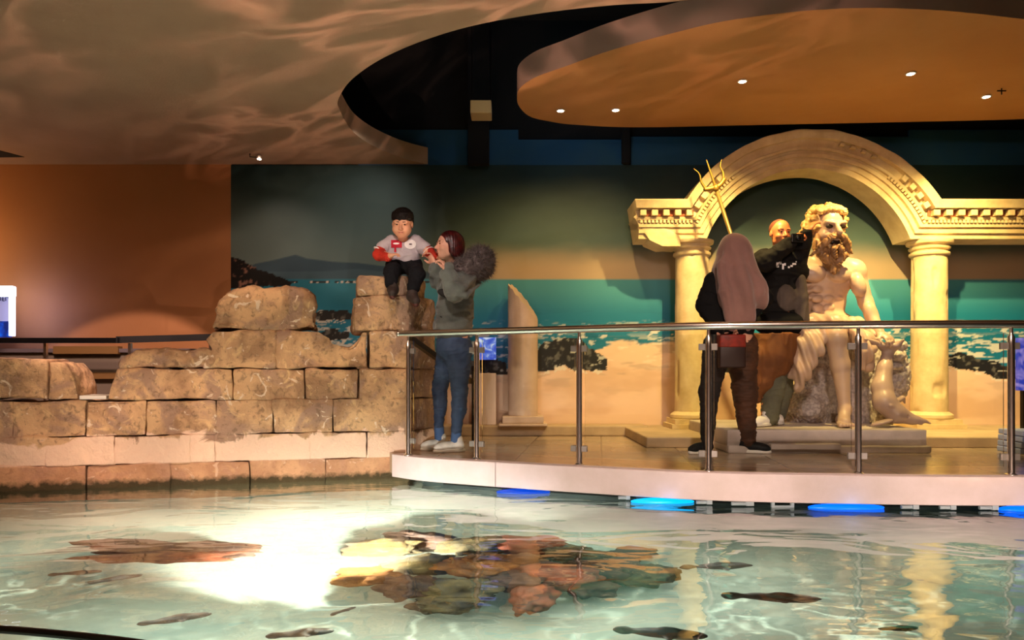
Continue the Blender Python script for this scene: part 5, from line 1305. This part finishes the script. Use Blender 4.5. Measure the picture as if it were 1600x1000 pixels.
# chest print: red patch with pale mark, white oval with small dark mark (flat print following the shirt)
def print_patch(name, xs, m, yoff=5.0, outline=None, parent=None, depth=.004, tgt=tee):
    from mathutils.bvhtree import BVHTree
    me_ = tgt.data; bv = BVHTree.FromPolygons([v.co.copy() for v in me_.vertices], [tuple(p.vertices) for p in me_.polygons])
    off_ = tgt.matrix_parent_inverse.translation+ (tgt.parent.location if tgt.parent else Vector())
    bm = bmesh.new(); (x0_, y0_, x1_, y1_) = xs; n_ = 14; g = {}
    for i in range(n_+1):
        for j in range(n_+1):
            fx_, fy_ = i/n_*2-1, j/n_*2-1
            if outline == 'oval':
                k = math.sqrt(max(1-fy_*fy_*.5, 0)); k2 = math.sqrt(max(1-fx_*fx_*.5, 0)); fx_, fy_ = fx_*k, fy_*k2
            x_, y_ = (x0_+x1_)/2+fx_*(x1_-x0_)/2, (y0_+y1_)/2+fy_*(y1_-y0_)/2
            o = Vector((0, 0, EYE)); d = (P(x_, y_, 6)-o).normalized(); h_ = bv.ray_cast(o, d)
            if h_[0] is None: continue
            g[i, j] = bm.verts.new(h_[0]-d*depth)
    for i in range(n_):
        for j in range(n_):
            q_ = [g.get(t) for t in ((i, j), (i+1, j), (i+1, j+1), (i, j+1))]
            if all(q_) and max((q_[a].co-q_[(a+1) % 4].co).length for a in range(4)) < .06: bm.faces.new(q_)
    return bm_obj(name, bm, m, parent)
M_pr = mat('print_red', srgb(190, 20, 50), .7); M_pw = mat('print_white', srgb(245, 240, 240), .7); M_pk = mat('print_dark', srgb(60, 20, 40), .7)
print_patch('chest_print', (611, 375, 628, 387), M_pr, parent=tee); print_patch('chest_print', (632, 374, 650, 389), M_pw, outline='oval', parent=tee)
print_patch('print_mark', (614, 379, 624, 382), M_pw, depth=.006, outline='oval', parent=tee); print_patch('print_mark', (639, 380.5, 644, 382.5), M_pk, depth=.006, outline='oval', parent=tee); print_patch('print_mark', (616, 383, 619, 394), M_pr, depth=.007, parent=tee)
M_blk = mat('trouser_black', (.010, .010, .012), .85, spec=.12)
S = Sculpt(.005); S.ell(J(631, 413, 5.84), (.145, .11, .07), None, .02); S.chain([J(617, 418, 5.82), J(612, 424, 5.64), J(611, 443, 5.60)], [.070, .058, .046], .03); S.chain([J(645, 418, 5.82), J(651, 428, 5.64), J(646, 450, 5.59)], [.070, .060, .048], .03)
S.build('trousers', M_blk, ch_, folds(.006, 16, 16, 16, 3))
M_boot = mat('boot_brown', srgb(58, 44, 38), .7, var=srgb(40, 32, 28), vscale=20); M_bsole = mat('boot_sole', srgb(80, 34, 28), .6)
for a_, b_, t_ in ((J(613, 443, 5.60), J(614, 453, 5.595), J(613, 458, 5.53)), (J(645, 452, 5.59), J(644, 463, 5.58), J(650, 470, 5.52))):
    S = Sculpt(.0045); S.chain([a_, b_, t_], [.038, .042, .032], .015); bo = S.build('boot', M_boot, ch_)
    S = Sculpt(.0045); S.cap(b_+V((0, 0, -.030)), t_+V((0, 0, -.026)), .024, .022, 0); S.build('boot_sole', M_bsole, bo)

# ============================================================ VEILED VISITOR (seen from behind)
J = lambda x, y, Y=5.68: P(x, y, Y)
hj = person('person', (J(1140, 0).x, 5.68, 0), 'person seen from behind in a long mauve head veil and black coat')
S = Sculpt(.006); hs = .225; hc = J(1149, 395, 5.68)
pth, Ah = head(S, hc, (.35, 1, .05), (0, 0, 1), hs)
S.cap(pth(0, -.05, -.2), J(1147, 430, 5.68), .05, .055, .02); S.ell(J(1145, 462, 5.68), (.17, .11, .20), None, .03); S.ell(J(1143, 520, 5.68), (.155, .12, .16), None, .03)
kL, aL = J(1107, 615, 5.68), J(1103, 690, 5.66); kR, aR = J(1164, 618, 5.72), J(1168, 690, 5.68)
S.chain([J(1128, 535, 5.68), kL, aL], [.10, .058, .036], .03); S.chain([J(1158, 535, 5.68), kR, aR], [.10, .06, .036], .03)
eL2, eR2 = J(1103, 478, 5.66), J(1190, 462, 5.66); wL2, wR2 = J(1120, 512, 5.62), J(1158, 508, 5.58)
S.chain([J(1117, 442, 5.68), eL2, wL2], [.055, .046, .028], .02); S.chain([J(1174, 440, 5.68), eR2, wR2], [.055, .046, .028], .02)
hand(S, wL2, (.6, -.1, -.8), (.5, -.6, 0), .15, .7, 1, .004); hand(S, wR2, (-.6, -.3, -.5), (-.3, -.4, -.8), .15, .7, -1, .004)
S.build('body', M_skin, hj)
M_veil = mat('veil_mauve', srgb(150, 112, 104), .9, var=srgb(134, 98, 92), vscale=4, bump=.001, bscale=120, sheen=.4)
S = Sculpt(.007); S.ell(J(1147, 396, 5.68), (.125, .14, .155), None, 0); S.chain([J(1147, 398, 5.68), J(1148, 425, 5.66), J(1155, 455, 5.62), J(1153, 500, 5.60)], [.12, .15, .17, .10], .05)
for x0_, x1_, x2_, rr_ in ((1128, 1126, 1134, .030), (1138, 1137, 1143, .034), (1149, 1152, 1152, .030), (1160, 1168, 1163, .034), (1168, 1184, 1172, .030)):
    S.chain([J(x0_*.6+1147*.4, 384, 5.60), J(x0_, 415, 5.535), J(x1_, 455, 5.50), J(x2_, 498, 5.53)], [.012, rr_*.8, rr_, rr_*.8], .022)
S.chain([J(1165, 415, 5.54), J(1180, 438, 5.52), J(1194, 452, 5.55)], [.02, .03, .03], .02)
S.ell(J(1158, 462, 5.62), (.185, .12, .15), None, .05); S.ell(J(1185, 460, 5.62), (.085, .09, .10), None, .03); S.ell(J(1152, 492, 5.60), (.10, .09, .10), None, .03)
def veil(v, n): return .017*np.sin(v[:, 0]*42+v[:, 2]*7+5*fbm(v[:, 0]*4, v[:, 1]*4, v[:, 2]*3, 2, 7))*np.clip((1.70-v[:, 2])*2.5, 0, 1)+.006*(fbm(v[:, 0]*12, v[:, 1]*12, v[:, 2]*10, 2, 1)-.5)
S.build('head_veil', M_veil, hj, veil)
M_black = mat('coat_black', (.008, .008, .009), .9, spec=.12)
S = Sculpt(.007); S.ell(J(1142, 462, 5.69), (.205, .13, .22), None, .03); S.ell(J(1143, 505, 5.68), (.185, .13, .20), None, .05)
S.chain([J(1116, 442, 5.69), eL2, wL2], [.085, .074, .052], .03); S.chain([J(1176, 444, 5.69), J(1192, 464, 5.67), wR2], [.08, .07, .05], .03)
S.build('coat', M_black, hj, folds(.010, 10, 10, 14, 2))
M_btr = mat('trouser_dark', (.010, .009, .009), .85); M_brtr = mat('trouser_reflection_brown', srgb(78, 44, 22), .8, var=srgb(50, 28, 16), vscale=10, bump=.001, bscale=70)  # the brown puts the railing glass's orange reflection into dark cloth
S = Sculpt(.006); S.ell(J(1140, 535, 5.68), (.16, .13, .13), None, .03); S.chain([J(1122, 540, 5.68), J(1108, 612, 5.68), J(1105, 686, 5.66)], [.115, .073, .05], .04); S.build('trouser_leg', M_btr, hj, folds(.006, 12, 12, 40, 2))
S = Sculpt(.006); S.chain([J(1158, 540, 5.70), J(1164, 612, 5.72), J(1168, 690, 5.69)], [.125, .090, .062], .04); o = S.build('trouser_leg', M_brtr, hj, folds(.008, 12, 12, 40, 9)); o['label'] = 'dark trouser leg with the glass reflection in its brown'
M_bshoe = mat('shoe_black', (.010, .010, .012), .6, spec=.2)
shoe(J(1103, 0, 5.66), (-.8, -.5, 0), .25, hj, M_bshoe, M_sole); shoe(J(1166, 0, 5.68), (.95, -.35, 0), .25, hj, M_bshoe, M_sole)
bag = root('reflection_bag', J(1142, 575, 5.52), 'boxy red and black bag held at the veiled visitor\'s hip', 'bag')  # made-up bag in place of something mirrored in the railing glass
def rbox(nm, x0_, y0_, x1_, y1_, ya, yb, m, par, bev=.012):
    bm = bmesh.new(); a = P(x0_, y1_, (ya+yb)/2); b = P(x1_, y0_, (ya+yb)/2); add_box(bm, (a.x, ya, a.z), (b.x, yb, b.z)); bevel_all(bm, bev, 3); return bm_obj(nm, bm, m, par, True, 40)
rbox('body', 1122, 541, 1163, 575, 5.47, 5.56, mat('reflection_black', srgb(34, 10, 8), .5), bag); rbox('reflection_flap', 1122, 523, 1163, 543, 5.465, 5.565, mat('reflection_red', srgb(150, 30, 14), .5, var=srgb(96, 18, 10), vscale=18), bag)
bm = bmesh.new(); add_tube(bm, catmull([P(1130, 526, 5.52), P(1133, 514, 5.50), P(1152, 514, 5.49), P(1156, 526, 5.52)], 6), .007, 8); bm_obj('reflection_strap', bm, M_black, bag, True)

# ============================================================ MAN ON THE PLINTH
M_skinw = mat('skin_tanned', srgb(214, 132, 84), .42)
J = lambda x, y, Y=6.12: P(x, y, Y)
mn = person('person', (J(1215, 0).x, 6.1, PT), 'shaven-headed person in a black hoodie with one arm raised to the statue')
S = Sculpt(.006); hs = .235; hc = J(1219, 365, 6.10); ptm, Am = head(S, hc, (.12, -1, -.05), (.03, 0, 1), hs)
S.cap(ptm(0, -.05, -.2), J(1220, 398, 6.14), .055, .06, .02); S.ell(J(1222, 432, 6.15), (.18, .12, .21), None, .03); S.ell(J(1222, 490, 6.15), (.155, .12, .18), None, .03)
sr, er, wr_ = J(1195, 405, 6.14), J(1206, 392, 5.98), J(1238, 377, 5.98)
sl, el, wl_ = J(1246, 405, 6.14), J(1253, 383, 6.05), J(1262, 361, 6.00)
S.chain([sr, J(1196, 408, 5.98), wr_], [.06, .05, .03], .02); S.chain([sl, el, wl_], [.06, .045, .028], .02)
hand(S, wr_, (.6, -.1, .5), (.6, .6, -.4), .165, 1.0, -1, .004); hand(S, wl_, (.5, .1, .6), (.7, .3, -.5), .165, .5, 1, .004)
zk = J(1200, 610, 6.0)
S.chain([J(1212, 520, 6.14), J(1205, 580, 6.05), V((J(1200, 0, 6.0).x, 6.05, PT+.09))], [.10, .062, .04], .03); S.chain([J(1232, 520, 6.16), J(1226, 585, 6.25), V((J(1216, 0, 6.3).x, 6.3, PT+.09))], [.10, .062, .04], .03)
S.build('body', M_skinw, mn); eyes_obj(ptm, Am, hs, mn)
M_stub = mat('stubble_hair', srgb(110, 54, 30), .7, bump=.001, bscale=300)
S = Sculpt(.0055); S.ell(ptm(0, -.10, .17), (.335*hs, .40*hs, .345*hs), Am, 0); S.ell(ptm(0, .36, .02), (.33*hs, .36*hs, .36*hs), Am, .005, True); S.box(ptm(0, 0, -.28), (.5*hs, .6*hs, .25*hs), Am, .002, .01, True); S.build('hair', M_stub, mn)
M_hood = mat('hoodie_black', (.008, .007, .008), .75, spec=.12, var=(.012, .011, .010), vscale=8)
S = Sculpt(.0065); S.ell(J(1222, 424, 6.15), (.215, .14, .17), None, .03); S.ell(J(1223, 470, 6.15), (.195, .14, .24), None, .04); S.ell(J(1222, 402, 6.15), (.11, .11, .06), None, .03)
S.chain([sr, J(1197, 408, 5.98), J(1234, 381, 5.975)], [.09, .075, .055], .03); S.chain([sl, el, J(1259, 366, 6.01)], [.085, .066, .050], .03)
hd = S.build('hoodie', M_hood, mn, folds(.014, 9, 9, 12, 12))
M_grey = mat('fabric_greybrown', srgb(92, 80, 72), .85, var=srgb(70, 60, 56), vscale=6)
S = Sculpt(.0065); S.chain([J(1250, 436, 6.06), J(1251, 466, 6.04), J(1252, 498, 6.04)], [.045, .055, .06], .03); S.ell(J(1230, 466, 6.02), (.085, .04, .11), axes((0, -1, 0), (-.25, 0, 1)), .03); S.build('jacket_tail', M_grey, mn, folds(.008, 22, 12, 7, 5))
# logo strokes on the chest
bv_tgt = hd
for k, xs in enumerate([(1213, 410, 1217, 418), (1217, 409, 1221, 413), (1222, 412, 1225, 421), (1225, 411, 1228, 415), (1231, 416, 1234, 419), (1235, 414, 1239, 417), (1238, 411, 1244, 414), (1243, 408, 1245, 410)]):
    print_patch('logo_stroke', xs, M_pw, parent=hd, tgt=hd, depth=.006)
M_ochre = mat('coat_reflection_ochre', srgb(124, 72, 28), .8, var=srgb(92, 52, 20), vscale=5, bump=.001, bscale=60)  # black clothes with the orange glass reflection painted in as ochre
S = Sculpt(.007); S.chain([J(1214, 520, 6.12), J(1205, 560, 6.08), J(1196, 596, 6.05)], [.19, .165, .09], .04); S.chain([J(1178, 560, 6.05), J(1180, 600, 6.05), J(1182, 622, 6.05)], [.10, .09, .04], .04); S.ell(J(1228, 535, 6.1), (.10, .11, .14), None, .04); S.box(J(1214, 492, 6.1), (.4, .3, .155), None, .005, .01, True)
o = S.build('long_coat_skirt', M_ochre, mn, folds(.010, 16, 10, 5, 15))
S = Sculpt(.006); S.ell(J(1216, 505, 6.12), (.205, .155, .11), None, .03); S.ell(J(1240, 505, 6.08), (.08, .12, .09), None, .03); S.build('coat_waist', M_black, mn)
M_gtr = mat('trouser_greygreen', srgb(104, 104, 84), .85, var=srgb(84, 84, 70), vscale=7)
S = Sculpt(.006); S.chain([J(1210, 560, 6.08), J(1208, 605, 6.06), V((J(1203, 0, 6.05).x, 6.05, PT+.07))], [.10, .095, .070], .03); S.build('trouser_leg', M_gtr, mn, folds(.006, 12, 12, 30, 2))
S = Sculpt(.006); S.chain([J(1226, 560, 6.2), J(1222, 610, 6.26), V((J(1216, 0, 6.3).x, 6.3, PT+.07))], [.10, .08, .062], .03); S.build('trouser_leg', M_gtr, mn, folds(.006, 12, 12, 30, 3))
shoe(J(1199, 0, 6.0)+V((0, .03, 0)), (-.8, -.6, 0), .25, mn, M_sole, M_sole, PT); shoe(V((J(1216, 0, 6.3).x, 6.3, 0)), (-.3, -1, 0), .25, mn, M_sole, M_sole, PT)
# small camera in his hand
cm = P(1246, 372, 5.92); bm = bmesh.new(); add_box(bm, cm-V((.05, .012, .035)), cm+V((.05, .012, .035))); bevel_all(bm, .006, 3)
r = root('camera', cm, 'small dark camera held up in front of the shaved-head visitor\'s mouth', 'camera'); bm_obj('body', bm, M_dark, r)
bm = bmesh.new(); add_lathe(bm, [(.022, 0), (.022, .02), (.018, .025)], 20, (0, 0, 0)); bmesh.ops.rotate(bm, verts=bm.verts[:], cent=(0, 0, 0), matrix=Matrix.Rotation(PI/2, 3, 'X')); bmesh.ops.translate(bm, verts=bm.verts[:], vec=cm+V((0, -.01, 0))); bm_obj('lens', bm, M_dark, r, True)
